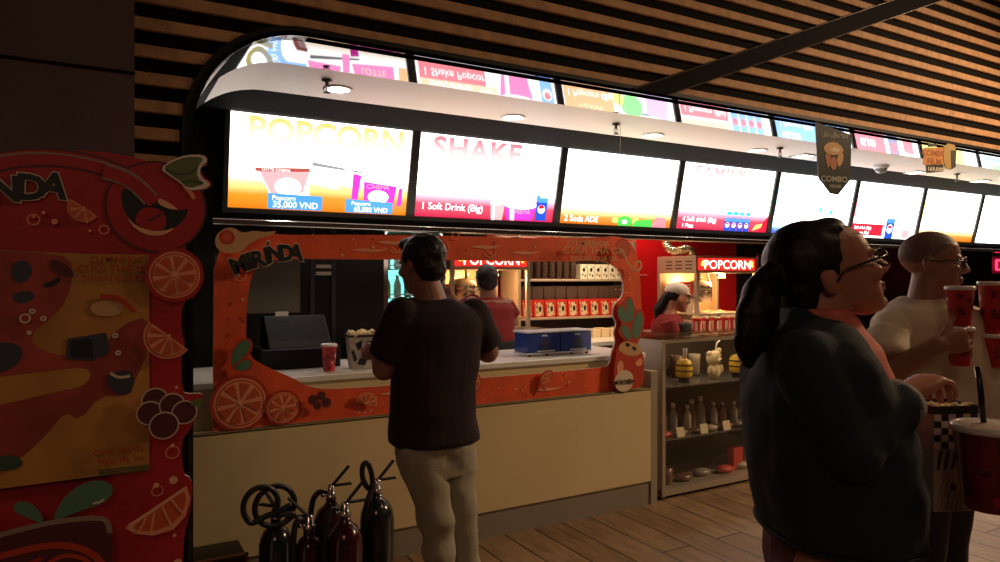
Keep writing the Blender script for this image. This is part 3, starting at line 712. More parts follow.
# can at the lower right: body, tilted top with ring-pull holes, brand oval
c.tr([(610, 388), (609, 372), (612, 352), (615, 344), (622, 341), (632, 343), (638, 350), (640, 370), (638, 388)], 'ored', 1)
c.tr([(613, 348), (618, 341), (626, 341), (635, 345), (638, 352), (630, 356), (620, 354)], 'tan', 2); c.tr([(620, 343), (624, 342), (626, 345), (623, 347)], 'blk', 1); c.tr([(627, 346), (631, 346), (632, 350), (629, 350)], 'blk', 1)
c.tr([(612, 364), (617, 358), (620, 368), (613, 374)], 'rind', 1); c.tr([(630, 362), (637, 356), (638, 364), (632, 366)], 'rind', 1)
q = xz(619.5, 380, YF); c.disc(q, .068, 'pale', 30, 1.12)
bubble_word(c, 'MIRINDA', [(q[0] - .066 + .022 * i, q[1] - .018 + .002 * (i % 2)) for i in range(7)], .036, [8, -4, 4, -3, 2, -5, -8])
c.end('can_print', fe); c.begin()
# the orange with its straw curl at the upper right
q = xz(617, 249, YF); c.disc(q, .060, 'ored', 32); c.disc(q, .052, 'flesh', 32); c.disc(q, .008, 'blk', 12)
c.line([(617, 249), (620, 258), (625, 267), (631, 272), (636, 268), (635, 261), (630, 262), (629, 272), (631, 290), (633, 310), (632, 330)], .013, 'tan')
c.end('orange_and_straw_print', fe); c.begin()
# splash at the upper left corner with the brand word
c.tr([(214, 236), (222, 229), (232, 228), (240, 234), (252, 231), (262, 233), (275, 231), (270, 236), (256, 239), (246, 245), (240, 252), (230, 254), (218, 252), (213, 245)], 'tan', 2)
q = xz(225, 238, YF); c.disc(q, .034, 'ored', 24); c.disc((q[0], q[1]), .02, 'flesh', 20)
c.end('splash_print', fe); c.begin()
word = [(240, 270), (249.5, 266.5), (257, 264.5), (266, 261.5), (274, 259.5), (283, 258.5), (292, 258)]
bubble_word(c, 'MIRINDA', [xz(px, py + 2, YF) for px, py in word], .105, [22, 18, 14, 12, 8, 4, -6])
c.tr([(262, 247), (264, 241), (268, 240), (266, 247)], 'pale', 1); c.tr([(263, 246), (264.5, 242), (267, 241.5), (265.5, 246)], 'blk', 1)
c.end('brand_lettering', fe); c.begin()
# slogan at the upper right
for t, px, py, sz in (('CÙ MIRINDA', 582, 246, .046), ('CƯỜI THẢ GA', 588, 254, .060), ('NGOÀI QUÁ ĐÃ', 588, 261, .040)):
    q = xz(px, py, YF); c.text(t, sz, q[0], q[1], 'tan', .006, 'CENTER', 0, 1.0, 1.2)
c.end('slogan_lettering', fe)
c.mb.keep = True
c.mb.build('bubble_pattern', CM, fe)

# ------------------------------------------------------------------ tall card stand at the left edge
YD = 2.40
se = empty('cardboard_stand', (-.2, YD, 0), 'tall red cardboard display stand at the left edge with a big round orange and leaf', 'display stand')
TD = lambda *pts: [xz(x, y, YD) for x, y in pts]
right = chaikin_open(TD((183, 640), (183, 560), (184, 535), (190, 515), (193, 490), (191, 478), (183, 474), (181, 440), (192, 428), (194, 415), (190, 408), (201, 403), (205, 398), (201, 393), (190, 394), (182, 392), (181, 352), (186, 346), (181, 330), (182, 302), (197, 296), (203, 280), (202, 265), (192, 255), (183, 247), (194, 232), (197, 215), (192, 203), (188, 193), (205, 190), (214, 184), (203, 176), (200, 168), (209, 163), (205, 154), (185, 155), (170, 162), (160, 166), (145, 160), (120, 154), (90, 151), (50, 149), (10, 152)), 1)
outl = [(-.86, 0), (.20, 0)] + [right[0]] + right[1:] + [(-.32, 1.82), (-.46, 1.78), (-.62, 1.66), (-.70, 1.5), (-.86, 1.35)]
b = MB(); b.plate([outl], Vector((0, YD + .014, 0)), X3, Z3, NY, .014, K['red'], K['edge']); b.build('board', CM, se)
b = MB()
for x in (-.70, .06): b.loft([[Vector((x + dx, YD + .014, z)) for dx, z in ()] or [Vector((x, YD + .014, 0)), Vector((x + .012, YD + .014, 0)), Vector((x + .012, YD + .014, .9)), Vector((x, YD + .014, .9))], [Vector((x, YD + .25, 0)), Vector((x + .012, YD + .25, 0)), Vector((x + .012, YD + .03, .9)), Vector((x, YD + .03, .9))]], 0, True, True, False)
b.build('prop', [C_edge], se)
d = Card(YD, .0004)
d.begin()
# splash stream arching in from the left
d.line([(-60, 205), (-30, 172), (10, 158), (60, 157), (105, 166), (135, 182), (150, 196)], .055, 'mar'); d.line([(-60, 205), (-30, 172), (10, 158), (60, 157), (105, 166), (135, 182), (150, 196)], .042, 'red'); d.line([(-30, 165), (10, 153), (60, 153), (105, 162), (128, 172)], .006, 'gry')
d.end('splash_print', se); d.begin()
# the big round orange with its dark open cut
q = xz(157, 207, YD); d.disc(q, .142, 'mar', 48); d.disc(q, .135, 'red', 48)
d.tr([(121, 187), (135, 193), (155, 203), (175, 211), (190, 208), (184, 220), (175, 228), (160, 232), (142, 229), (128, 218), (122, 205)], 'blk', 1)
d.tr([(134, 220), (140, 209), (152, 207), (163, 211), (167, 222), (164, 230), (150, 231), (140, 227)], 'red', 2); d.line([(147, 221), (155, 218), (161, 214)], .008, 'mar')
d.tr([(126, 217), (136, 226), (150, 231), (164, 231), (176, 227), (165, 235), (150, 236), (136, 230)], 'pith', 1)
d.line([(104, 171), (126, 177), (140, 188), (151, 200)], .05, 'gry'); d.line([(104, 171), (126, 178), (142, 190), (154, 203)], .036, 'red'); d.tr([(158, 198), (166, 201), (176, 208), (178, 210), (168, 209), (158, 204)], 'pith', 1)
d.line([(184, 186), (190, 192), (194, 199)], .012, 'rind')
d.end('round_orange', se); d.begin()
# leaf
d.tr([(160, 169), (170, 161), (186, 155), (204, 155), (208, 161), (200, 167), (200, 177), (211, 184), (205, 189), (188, 191), (180, 183), (168, 175)], 'edge', 1)
d.tr([(163, 168), (172, 162), (186, 157), (200, 157), (203, 160), (197, 168), (197, 178), (205, 184), (188, 189), (180, 181), (170, 175)], 'leaf', 1)
d.line([(166, 170), (178, 175), (190, 174), (197, 168)], .006, 'dkg'); d.line([(183, 182), (194, 181), (203, 184)], .006, 'dkg')
d.end('leaf', se); d.begin()
# NDA, the end of the brand word
bubble_word(d, 'MIRINDA', [xz(px, py, YD) for px, py in ((-90, 216), (-66, 210), (-46, 206), (-20, 203), (6, 201), (31, 199), (52, 197))], .097, [16, 12, 10, 6, 3, -2, -8])
d.end('brand_lettering', se); d.begin()
# small print: slice outline, bubbles
q = xz(84, 208, YD); d.slice(q, .042, 145, 325, 4); d.k += 1
d.end('orange_slice', se)
for px, py, r in ((55, 222, .008), (44, 213, .005), (90, 231, .004), (87, 222, .004), (34, 217, .004)): d.disc(xz(px, py, YD), r, 'rind', 14)
for px, py, r in ((34, 220, .016), (104, 230, .014), (172, 451, .02), (157, 489, .017)): d.ring(xz(px, py, YD), r, .003, 'rind')
d.begin()
# mustard picture panel with red swashes (characters in it left out)
d.tr([(-70, 247), (80, 254), (149, 255), (149, 468), (0, 487), (-70, 497)], 'yel')
d.tr([(-70, 248), (60, 253), (75, 265), (68, 300), (50, 320), (30, 335), (40, 350), (80, 358), (98, 352), (120, 325), (149, 315), (149, 345), (138, 375), (125, 395), (100, 395), (80, 420), (66, 410), (50, 430), (30, 450), (5, 470), (-70, 480)], 'swash', 1)
d.tr([(-40, 380), (40, 372), (92, 365), (88, 385), (50, 392), (10, 402), (-40, 410)], 'yel', 2)
d.tr([(12, 262), (30, 260), (34, 275), (22, 285), (12, 278)], 'navy', 2); d.tr([(15, 292), (32, 290), (36, 298), (24, 304), (14, 300)], 'navy', 2); d.tr([(52, 258), (70, 266), (76, 278), (62, 276), (50, 268)], 'mar', 2); d.line([(45, 285), (54, 284), (60, 278)], .012, 'blk')
d.poly(d.P([(68, 338), (106, 332), (110, 352), (92, 360), (66, 358)]), 'navy'); d.poly(d.P([(72, 340), (92, 338), (93, 357), (71, 356)]), 'blk'); d.tr([(88, 305), (108, 298), (126, 306), (118, 316), (95, 316)], 'tan', 2)
d.tr([(108, 372), (130, 368), (135, 380), (128, 396), (108, 388)], 'navy', 1); d.line([(110, 372), (118, 377), (130, 375)], .008, 'pale'); d.tr([(-30, 345), (15, 340), (26, 352), (10, 372), (-30, 370)], 'navy', 2)
for px, py, r in ((33, 311, .008), (26, 318, .014), (44, 318, .008), (115, 335, .008), (30, 332, .006), (118, 352, .008)): d.ring(xz(px, py, YD), r, .005, 'pale', 16)
d.line([(100, 296), (118, 297), (130, 307), (134, 311)], .014, 'ored'); d.tr([(-4, 455), (16, 452), (26, 462), (14, 468), (-4, 468)], 'dkg', 1)
for t, px, py, sz in (('CÙ MIRINDA', 116, 262, .024), ('CƯỜI THẢ GA', 114, 272, .030), ('NGOÀI QUÁ ĐÃ', 115, 280, .022)): q = xz(px, py, YD); d.text(t, sz, q[0], q[1], 'ored', .004)
q = xz(118, 451, YD); d.text('Cười Thả Ga', .024, q[0], q[1], 'ored', .01); q = xz(121, 460, YD); d.text('Ngày Hè Vui', .024, q[0], q[1], 'ored', .01)
for k in range(3): d.line([(98, 469.5 + 2.4 * k - 1), (148, 464 + 2.2 * k - 1)], .004, 'dkg')
d.end('picture_panel', se)
# slices, berries, leaves, splash at the foot
d.begin(); q = xz(174, 275, YD); d.disc(q, .083, 'red', 40); d.slice(q, .072); d.end('orange_slice', se)
d.begin(); q = xz(168, 335, YD); d.slice(q, .070, 140, 320, 5); d.end('orange_slice', se); d.begin()
for px, py in ((154, 398), (149, 411), (171, 403), (183, 410), (163, 423)):
    q = xz(px, py, YD); r = .037 if px != 163 else .042; d.disc(q, r, 'pale', 28); d.disc(q, r - .004, 'mar', 28)
d.tr([(188, 400), (194, 397), (201, 396), (203, 400), (196, 404), (189, 404)], 'leaf', 1)
d.end('berry_cluster', se); d.begin()
q = xz(167, 495, YD); d.poly([(q[0] + .142 * math.cos(R(a)) - .02, q[1] + .142 * math.sin(R(a)) + .0) for a in range(-160, 55, 8)][:0] or d.P([(124, 523), (140, 512), (158, 500), (176, 488), (185, 482), (189, 495), (184, 512), (172, 525), (152, 531), (134, 529)]), 'rind'); d.tr([(131, 522), (145, 513), (161, 502), (176, 491), (183, 487), (185, 497), (180, 510), (170, 521), (152, 527), (138, 526)], 'flesh', 1)
for a in ((153, 509, 150, 527), (161, 503, 170, 521), (170, 496, 182, 510), (145, 514, 138, 526)): d.line([(a[0], a[1]), ((a[0] + a[2]) / 2, (a[1] + a[3]) / 2), (a[2], a[3])], .006, 'rind')
d.line([(128, 521), (150, 507), (184, 484)], .008, 'pith')
d.end('orange_slice', se); d.begin()
d.tr([(53, 519), (58, 503), (70, 487), (88, 477), (104, 476), (114, 483), (110, 494), (98, 501), (80, 506), (64, 513)], 'grn', 2); d.tr([(42, 518), (34, 515), (20, 509), (14, 503), (20, 496), (32, 498), (42, 507), (45, 518)], 'grn', 2); d.line([(93, 499), (99, 498), (104, 495)], .006, 'pale')
d.end('leaf_print', se); d.begin()
d.tr([(-40, 545), (0, 532), (30, 525), (60, 517), (90, 514), (107, 515), (112, 534), (113, 650), (-40, 650)], 'mar'); d.line([(-40, 543), (0, 530), (30, 522), (60, 516), (90, 513), (107, 514), (110, 528)], .014, 'gry')
d.line([(-30, 560), (20, 545), (60, 538), (90, 545), (106, 562)], .018, 'ored'); d.line([(40, 575), (48, 556), (70, 548), (92, 556), (100, 580)], .012, 'ored'); d.line([(-20, 580), (20, 562), (44, 552)], .012, 'red')
d.end('glass_print', se)
for px, py, r in ((172, 476, .012), (176, 557, .012), (155, 481, .008), (171, 442, .006), (175, 385, .005), (173, 530, .005)): d.disc(xz(px, py, YD), r, 'pith', 16)
d.mb.keep = True
d.mb.build('bubble_pattern', CM, se)
# ================================================================== ON AND AROUND THE COUNTER
m_cupred = mat('paper_cup_red', (.48, .022, .028), .35, var=.25, vscale=18); m_cupdk = mat('paper_cup_dark_print', (.14, .01, .02), .35); m_cupwh = mat('paper_cup_white_print', (.75, .55, .5), .35)
m_lid = mat('clear_plastic_lid', (.80, .74, .72), .18); m_pop = mat('popcorn', (.88, .74, .42), .7); m_kraft = mat('carton_card', (.55, .50, .45), .6)
def cup(loc, h, r, label, group=None, seed=1, lid=True, fill=False):
    """paper drink cup: tapered body, printed bands, clear lid"""
    e = empty('drink_cup', loc, label, 'cup', group); o = Vector(loc); rn = random.Random(seed)
    a = MB(); a.lathe(o, [(r * .70, 0), (r * .72, .004), (r * .97, h * .97), (r * 1.02, h * .98), (r * 1.03, h), (r * .95, h)], 28)
    a.build('body', m_cupred, e)
    p = MB()
    for k in range(20):
        t = rn.uniform(0, 6.28); z = rn.uniform(.14, .84) * h; s = rn.uniform(.10, .2) * h; rr = lambda q: r * (.722 + .25 * q / h) + .0008
        w = rn.uniform(.25, .6)
        ring = []
        for i in range(10):
            a_ = 2 * math.pi * i / 10; kk = rn.uniform(.45, 1.2); zz = z + math.sin(a_) * s * .5 * kk; tt = t + math.cos(a_) * w * .6 * kk
            ring.append(o + Vector((rr(zz) * math.cos(tt), rr(zz) * math.sin(tt), zz)))
        p.add(ring, [tuple(range(10))], k % 5 == 0)
    p.keep = True
    p.build('printed_pattern', [m_cupdk, m_cupwh], e)
    if lid:
        l = MB(); l.lathe(o + Vector((0, 0, h)), [(r * 1.04, -.006), (r * 1.06, -.002), (r * 1.06, .004), (r * .98, .008), (r * .9, .007), (r * .86, .003), (r * .0, .004)], 28); l.build('lid', m_lid, e)
    return e
def kernels(mb, o, rx, ry, n, seed=1, k=.008, up=.012, m=0):
    rn = random.Random(seed)
    for i in range(n):
        c = o + Vector((rn.uniform(-rx, rx), rn.uniform(-ry, ry), rn.uniform(0, up)))
        for j in range(3): mb.ball(c + Vector((rn.uniform(-k, k), rn.uniform(-k, k), rn.uniform(-k, k) * .7)) * .8, k * rn.uniform(.6, 1), 6, 4, m)
q = on_y(329, 372.5, 3.64); q.z = .972
cup(q, .135, .041, 'red drink cup with clear lid on the white worktop, left of the popcorn tub', seed=4)
# popcorn tub on the counter
q = on_y(362, 373, 3.66); q.z = .972
m_tub = mat('tub_grey_print', (.46, .43, .38), .55, var=.35, vscale=16)
def popcorn_tub(loc, rotz, w, h, label, name='popcorn_tub', seed=2, checker=False):
    e = empty(name, loc, label, 'popcorn tub'); o = Vector(loc); ax = Vector((math.cos(rotz), math.sin(rotz), 0)); ay = Vector((-ax.y, ax.x, 0))
    a = MB(); rg = []
    for z, k in ((0, .80), (.004, .82), (h * .96, 1.0), (h, 1.01), (h, .97), (h * .9, .95)): rg.append([o + ax * (sx * w * k) + ay * (sy * w * .72 * k) + Z3 * z for sx, sy in ((-1, -1), (1, -1), (1, 1), (-1, 1))])
    a.loft(rg, 0, True, True, False)
    a.build('carton', m_tub, e, bevel=.004)
    b = MB(); rr = []
    for z in (h * .935, h * .995): rr.append([o + ax * (sx * w * 1.018) + ay * (sy * w * .735) + Z3 * z for sx, sy in ((-1, -1), (1, -1), (1, 1), (-1, 1))])
    b.loft(rr, 0, True, False, False); b.build('rim_band', C_blk, e)
    p = MB(); kernels(p, o + Z3 * (h * .97), w * .88, w * .62, 70, seed, .009, .022); po = p.build('popcorn', m_pop, e); po['kind'] = 'stuff'
    return e, o, ax, ay
e, o, ax, ay = popcorn_tub(q, R(-8), .080, .185, 'grey printed popcorn tub on the white worktop in front of the man at the counter')
pm_ = MB()
def face_pt(u, v, h=.185, w=.08, off=.0012): k = .82 + .19 * v; return o + ax * (u * w * k) - ay * (w * .72 * k + off) + Z3 * (v * h)
pm_.add([face_pt(*p) for p in ((-.15, .40), (.2, .37), (.75, .45), (.85, .62), (.8, .70), (.2, .64), (-.2, .60))], [tuple(range(7))], 0)
for poly in (((-.6, .75), (-.1, .85), (-.2, .6), (-.45, .55)), ((-.9, .5), (-.75, .6), (-.5, .3), (-.7, .2)), ((.1, .78), (.8, .86), (.7, .74)), ((-.5, .15), (.1, .12), (.3, .3), (-.3, .33)), ((-.1, .55), (.7, .53), (.7, .5), (-.1, .5))):
    pm_.add([face_pt(u, v, off=.0016) for u, v in poly], [tuple(range(len(poly)))], 2 if poly[0] == (-.1, .55) else 1)
pm_.keep = True; pm_.build('printed_pattern', [m_cupred, C_blk, m_cupwh], e)

# blue two-bay ticket box with pale rims
q0 = on_y(527, 352.5, 3.66); q0.z = .972; xa = q0.x; xb = on_y(592, 346, 3.66).x
e = empty('display_box', ((xa + xb) / 2, 3.74, .972), 'low translucent blue display box with pale lid on the white worktop', 'display box')
m_blue = mat('blue_plastic', (.03, .06, .26), .18, coat=.3); m_paleblue = mat('pale_plastic_edge', (.55, .58, .62), .3); m_inner = mat('dark_label', (.035, .04, .09), .5)
a = MB()
for i in range(2):
    w = (xb - xa) / 2; x = xa + w * i
    a.box(x + .004, x + w - .004, 3.66, 3.82, .99, 1.115, 0)
a.build('bay', m_blue, e, bevel=.006)
a = MB(); a.box(xa - .004, xb + .004, 3.652, 3.828, 1.117, 1.128); a.build('lid', m_paleblue, e, bevel=.004)
a = MB(); a.box(xa - .002, xb + .002, 3.654, 3.826, .984, .994); a.build('tray', m_paleblue, e, bevel=.003)
for x in (xa + .03, xa + .16, xb - .15, xb - .03):
    a = MB(); a.cone((x, 3.68, .972), (x, 3.68, .985), .01, .012, 12); a.build('foot', C_blk, e)
a = MB()
for i in range(2):
    x = xa + (xb - xa) * (.27 + .5 * i)
    a.plate([chaikin([(x - .035, 1.01), (x + .035, 1.01), (x + .04, 1.06), (x + .015, 1.085), (x - .03, 1.07)], 2)], Vector((0, 3.659, 0)), X3, Z3, NY, .001, 0)
    a.plate([[(x - .03, 1.095), (x + .02, 1.095), (x + .01, 1.105), (x - .02, 1.105)]], Vector((0, 3.659, 0)), X3, Z3, NY, .001, 1); a.plate([[(x - .06, .998), (x + .07, .998), (x + .07, 1.008), (x - .06, 1.008)]], Vector((0, 3.659, 0)), X3, Z3, NY, .001, 1)
a.build('printed_label', [m_inner, m_paleblue], e)

# black till and receipt printer behind the counter at the left
m_blkpl = mat('black_plastic', (.007, .007, .008), .45, spec=.25)
e = empty('cash_register', (1.05, 4.3, .972), 'black cash register with a strip of white receipt paper at the left of the counter', 'cash register')
def bx(x0, x1, y0, y1, z0, z1, nm, m, bev=.006): a = MB(); a.box(x0, x1, y0, y1, z0, z1); return a.build(nm, m, e, bevel=bev)
cr = (.72, 1.18, 3.85, 4.10)
bx(.74, 1.16, 3.80, 4.08, .972, 1.08, 'drawer_box', m_blkpl)
a = MB(); a.loft([[Vector((x, 3.82, 1.08)), Vector((x, 4.06, 1.08)), Vector((x, 4.06, 1.24)), Vector((x, 3.98, 1.25)), Vector((x, 3.86, 1.12))] for x in (.78, 1.12)], 0, True, True, False); a.build('body', m_blkpl, e, bevel=.006)
bx(.84, .86 + .05, 3.95, 3.955, 1.25, 1.275, 'receipt_paper', mat('receipt_paper', (.85, .84, .80), .7), 0)
# shelf unit of dark glass behind the till
e = empty('display_cabinet', (1.25, 5.0, 0), 'dark glass cabinet at the left end of the shop behind the till', 'cabinet')
m_dkgl = mat('smoked_glass', (.010, .009, .009), .25, spec=.3)
a = MB(); a.box(.40, 1.84, 4.95, 5.35, 0, 1.95); a.build('body', m_dkgl, e, bevel=.004)
a = MB(); a.box(.66, 1.22, 4.944, 4.95, 1.22, 1.62); a.build('panel', mat('dim_brown_panel', (.11, .095, .075), .5), e)
for x in (1.29, 1.44):
    a = MB(); a.box(x, x + .03, 4.935, 4.95, .2, 1.95); a.build('mullion', mat('dark_aluminium', (.04, .04, .045), .4, .5), e)
for z in (1.50, 1.55):
    a = MB(); a.box(1.33, 1.44, 4.938, 4.95, z - .02, z + .005); a.build('latch', m_white, e)

# upright fridge with lit interior
fx0, fx1, fy = 1.90, 2.44, 5.15
e = empty('drinks_fridge', ((fx0 + fx1) / 2, fy, 0), 'upright glass-door drinks fridge with teal lit shelves behind the man at the counter', 'fridge')
a = MB(); t = .035
a.box(fx0, fx0 + t, fy + .03, 5.8, 0, 1.80); a.box(fx1 - t, fx1, fy + .03, 5.8, 0, 1.80); a.box(fx0 + t, fx1 - t, 5.75, 5.8, 0, 1.80); a.box(fx0 + t, fx1 - t, fy + .03, 5.75, 1.74, 1.80); a.box(fx0 + t, fx1 - t, fy + .03, 5.75, 0, .14); a.build('cabinet', m_blkpl, e)
a = MB()
for q in ((fx0, fx0 + .05, .12, 1.78), (fx1 - .05, fx1, .12, 1.78), (fx0 + .05, fx1 - .05, .12, .17), (fx0 + .05, fx1 - .05, 1.70, 1.78)): a.box(q[0], q[1], fy, fy + .03, q[2], q[3])
dr = a.build('door_frame', m_chrome, e, bevel=.004)
a = MB(); a.box(fx0 + .05, fx1 - .05, fy + .012, fy + .018, .17, 1.70); a.build('door_glass', glass_mat('clear_glass'), dr)
a = MB(); a.box(fx0 + .05, fx1 - .05, 5.735, 5.748, .2, 1.70); a.build('lit_back', emat('fridge_back_glow', (.25, .85, .75), 1.1), e)
for z in (.45, .75, 1.05, 1.30, 1.53):
    a = MB()
    for k in range(7): a.tube([(fx0 + .04, fy + .08 + k * .09, z), (fx1 - .04, fy + .08 + k * .09, z)], .004, 6)
    a.tube([(fx0 + .04, fy + .06, z + .03), (fx1 - .04, fy + .06, z + .03)], .005, 6); a.build('wire_shelf', m_white, e)
a = MB()
hdr = [((fx0 + fx1) / 2 + .24 * math.cos(R(k)), 1.80 + .075 * math.sin(R(k))) for k in range(0, 181, 9)]
a.plate([hdr], Vector((0, fy + .06, 0)), X3, Z3, NY, .05, 0); a.build('header_sign', mat('fridge_sign_face', (.10, .30, .22), .35), e)
a = MB(); a.tube([Vector((x, fy + .005, z)) for x, z in hdr], .008, 8); a.build('header_rim', emat('fridge_sign_rim', (1, .93, .8), 1.2), e)
lamp('fridge_lamp', 'AREA', ((fx0 + fx1) / 2, 5.45, 1.72), 7, (.55, 1, .92), .3, ((fx0 + fx1) / 2, 5.45, 0))
m_btl = [mat('bottle_teal', (.10, .42, .36), .2), mat('bottle_lime', (.45, .55, .12), .2), mat('bottle_clear', (.60, .72, .70), .15)]
for r_, z in enumerate((1.054, 1.304, 1.534, .754)):
    for k in range(5):
        x = fx0 + .09 + k * .088; y = fy + .14
        b = MB(); b.lathe((x, y, z), [(.026, 0), (.030, .01), (.030, .10), (.022, .13), (.012, .15), (.012, .165)], 14, 0); 
        be = b.build('drink_bottle', m_btl[(r_ + k) % 3 if r_ < 2 else 2]); be['label'] = '%s bottle from the left on the %s fridge shelf' % (ORD[k], ('third', 'second', 'top', 'fourth')[r_]); be['category'] = 'bottle'; be['group'] = 'bottles in the fridge'
        b = MB(); b.cone((x, y, z + .163), (x, y, z + .178), .014, .014, 12); b.build('cap', m_white, be)

# ------------------------------------------------------------------ popcorn machines
m_alu = mat('brushed_aluminium', (.62, .52, .42), .38, .55, bump=.03, bscale=120); m_pmred = mat('machine_red', (.5, .02, .02), .4); m_glow = emat('machine_warm_lamp', (1, .62, .25), 10); m_gl = glass_mat('clear_glass')
m_signred = emat('sign_red', (1, .02, .015), 1.7); m_signyel = emat('sign_yellow', (1, .62, .08), 2.2); m_signwh = emat('sign_pale', (1, .75, .6), 2.6)
m_kettle = mat('kettle_steel', (.70, .62, .52), .22, .9)
def popcorn_machine(x0, x1, y0, y1, z0, z1, label, warm=1.0, lamp_e=10):
    e = empty('popcorn_machine', ((x0 + x1) / 2, (y0 + y1) / 2, z0), label, 'popcorn machine', 'popcorn machines')
    hd_ = z1 - .17; t = .035
    a = MB(); a.box(x0, x1, y0 + .012, y1, hd_, z1); a.build('header', m_alu, e, bevel=.006)
    a = MB(); a.box(x0, x1, y0, y1, z0, z0 + .14); a.build('base', m_alu, e, bevel=.006)
    for (px, py) in ((x0, y0), (x1 - t, y0), (x0, y1 - t), (x1 - t, y1 - t)):
        a = MB(); a.box(px, px + t, py, py + t, z0 + .14, hd_); a.build('post', m_alu, e, bevel=.004)
    a = MB(); a.box(x0 + t, x1 - t, y1 - .02, y1 - .01, z0 + .14, hd_); a.build('back_panel', mat('warm_steel_back', (.60, .40, .22), .35, .3), e)
    a = MB(); a.box(x0 + t, x1 - t, y0 + .01, y0 + .014, z0 + .14, hd_); a.box(x0 + .01, x0 + .014, y0 + t, y1 - t, z0 + .14, hd_); a.build('glass', m_gl, e)
    # lit sign on the front of the header
    sg = MB(); w = x1 - x0; sg.box(x0 + .04, x1 - .04, y0, y0 + .012, hd_ + .03, z1 - .025, 0); so = sg.build('sign', [m_signred], e)
    sg = MB(); sg.text('POPCORN', .125, Vector(((x0 + x1) / 2, y0 - .001, hd_ + .042)), X3 * (w - .30) / .50, Z3, NY, .001, 0, .015); 
    for s in (0, 1):
        cx = x0 + .10 if s == 0 else x1 - .10
        for dx, dz, r in ((-.02, 0, .024), (.015, .015, .022), (.02, -.015, .018), (-.005, .02, .02)): sg.plate([[(cx + dx + r * math.cos(k * .63), hd_ + .09 + dz + r * math.sin(k * .63)) for k in range(10)]], Vector((0, y0 - .001, 0)), X3, Z3, NY, .0008, 1)
    sg.build('lettering', [m_signwh, m_signyel], so)
    # vents and notices on the left side
    v = MB()
    for r_ in range(3):
        for k in range(3): v.box(x0 - .001, x0, y0 + .06 + k * .14, y0 + .15 + k * .14, hd_ + .04 + r_ * .035, hd_ + .05 + r_ * .035)
    v.build('vent', M_black, e)
    n = MB(); n.box(x0 + .004, x0 + .009, y0 + .06, y0 + .26, z0 + .38, z0 + .52, 0); n.box(x0 + .004, x0 + .009, y0 + .27, y0 + .42, z0 + .36, z0 + .50, 0)
    for k in range(4): n.box(x0 + .003, x0 + .004, y0 + .08, y0 + .24, z0 + .40 + k * .028, z0 + .41 + k * .028, 1)
    n.box(x0 + .004, x0 + .009, y0 + .05, y0 + .24, z0 + .20, z0 + .35, 1)
    n.build('notice', [m_pmred, mat('notice_paper', (.8, .66, .5), .6)], e)
    # kettle on its hanger
    kx, ky = x0 + w * .36, (y0 + y1) / 2
    k_ = MB(); kz = hd_ - .30
    k_.lathe((kx, ky, kz), [(.10, 0), (.125, .01), (.13, .10), (.135, .11), (.12, .13)], 28); ko = k_.build('kettle', m_kettle, e)
    k_ = MB(); k_.lathe((kx, ky, kz + .13), [(.14, 0), (.125, .05), (.08, .09), (.03, .10), (.0, .102)], 28); k_.build('kettle_lid', m_kettle, ko)
    k_ = MB(); k_.tube([(kx + .02, ky, hd_), (kx + .02, ky, kz + .23)], .016, 10); k_.tube([(kx + .10, ky - .02, hd_), (kx + .15, ky - .02, kz + .16), (kx + .16, ky - .02, kz + .06), (kx + .12, ky - .02, kz + .03)], .012, 8); k_.build('hanger', m_kettle, e)
    k_ = MB(); k_.box(x0 + t, x1 - t, y0 + .05, y1 - .05, kz - .12, kz - .105); k_.build('deck', m_alu, e)
    k_ = MB(); k_.cone((x0 + w * .75, ky, hd_), (x0 + w * .75, ky, hd_ - .05), .03, .04, 16); k_.build('lamp', m_glow, e)
    p = MB(); kernels(p, Vector(((x0 + x1) / 2, (y0 + y1) / 2, z0 + .14)), (x1 - x0) * .40, (y1 - y0) * .36, 130, 5, .014, .07); po = p.build('popcorn', m_pop, e); po['kind'] = 'stuff'
    lamp('popcorn_machine_lamp', 'POINT', ((x0 + x1) / 2 + .1, (y0 + y1) / 2 - .05, hd_ - .08), lamp_e, (1, .58, .25), .04)
    return e
bc = empty('back_counter', (3.4, 5.5, 0), 'back counter under the popcorn machine and the carton shelves', 'counter')
a = MB(); a.box(2.46, 4.66, 5.0, 5.84, .85, .89); a.build('worktop', m_top, bc, bevel=.004)
a = MB(); a.box(2.50, 4.62, 5.05, 5.84, 0, .85); a.build('body', mat('dark_cabinet', (.05, .03, .025), .5), bc)
popcorn_machine(2.475, 3.235, 5.12, 5.72, .89, 1.70, 'popcorn machine with red lit sign behind the counter man, partly behind the orange frame', lamp_e=9)
bc2 = empty('side_counter', (5.5, 5.2, 0), 'low dark counter carrying the right-hand popcorn machine', 'counter')
a = MB(); a.box(5.0, 6.2, 4.85, 5.80, .86, .90); a.build('worktop', m_alu, bc2, bevel=.004); a = MB(); a.box(5.04, 6.16, 4.9, 5.8, 0, .86); a.build('body', mat('dark_cabinet', (.05, .03, .025), .5), bc2)
popcorn_machine(5.085, 5.955, 5.0, 5.56, .90, 1.68, 'popcorn machine with a red lit sign against the red wall, below a silver hose', lamp_e=16)
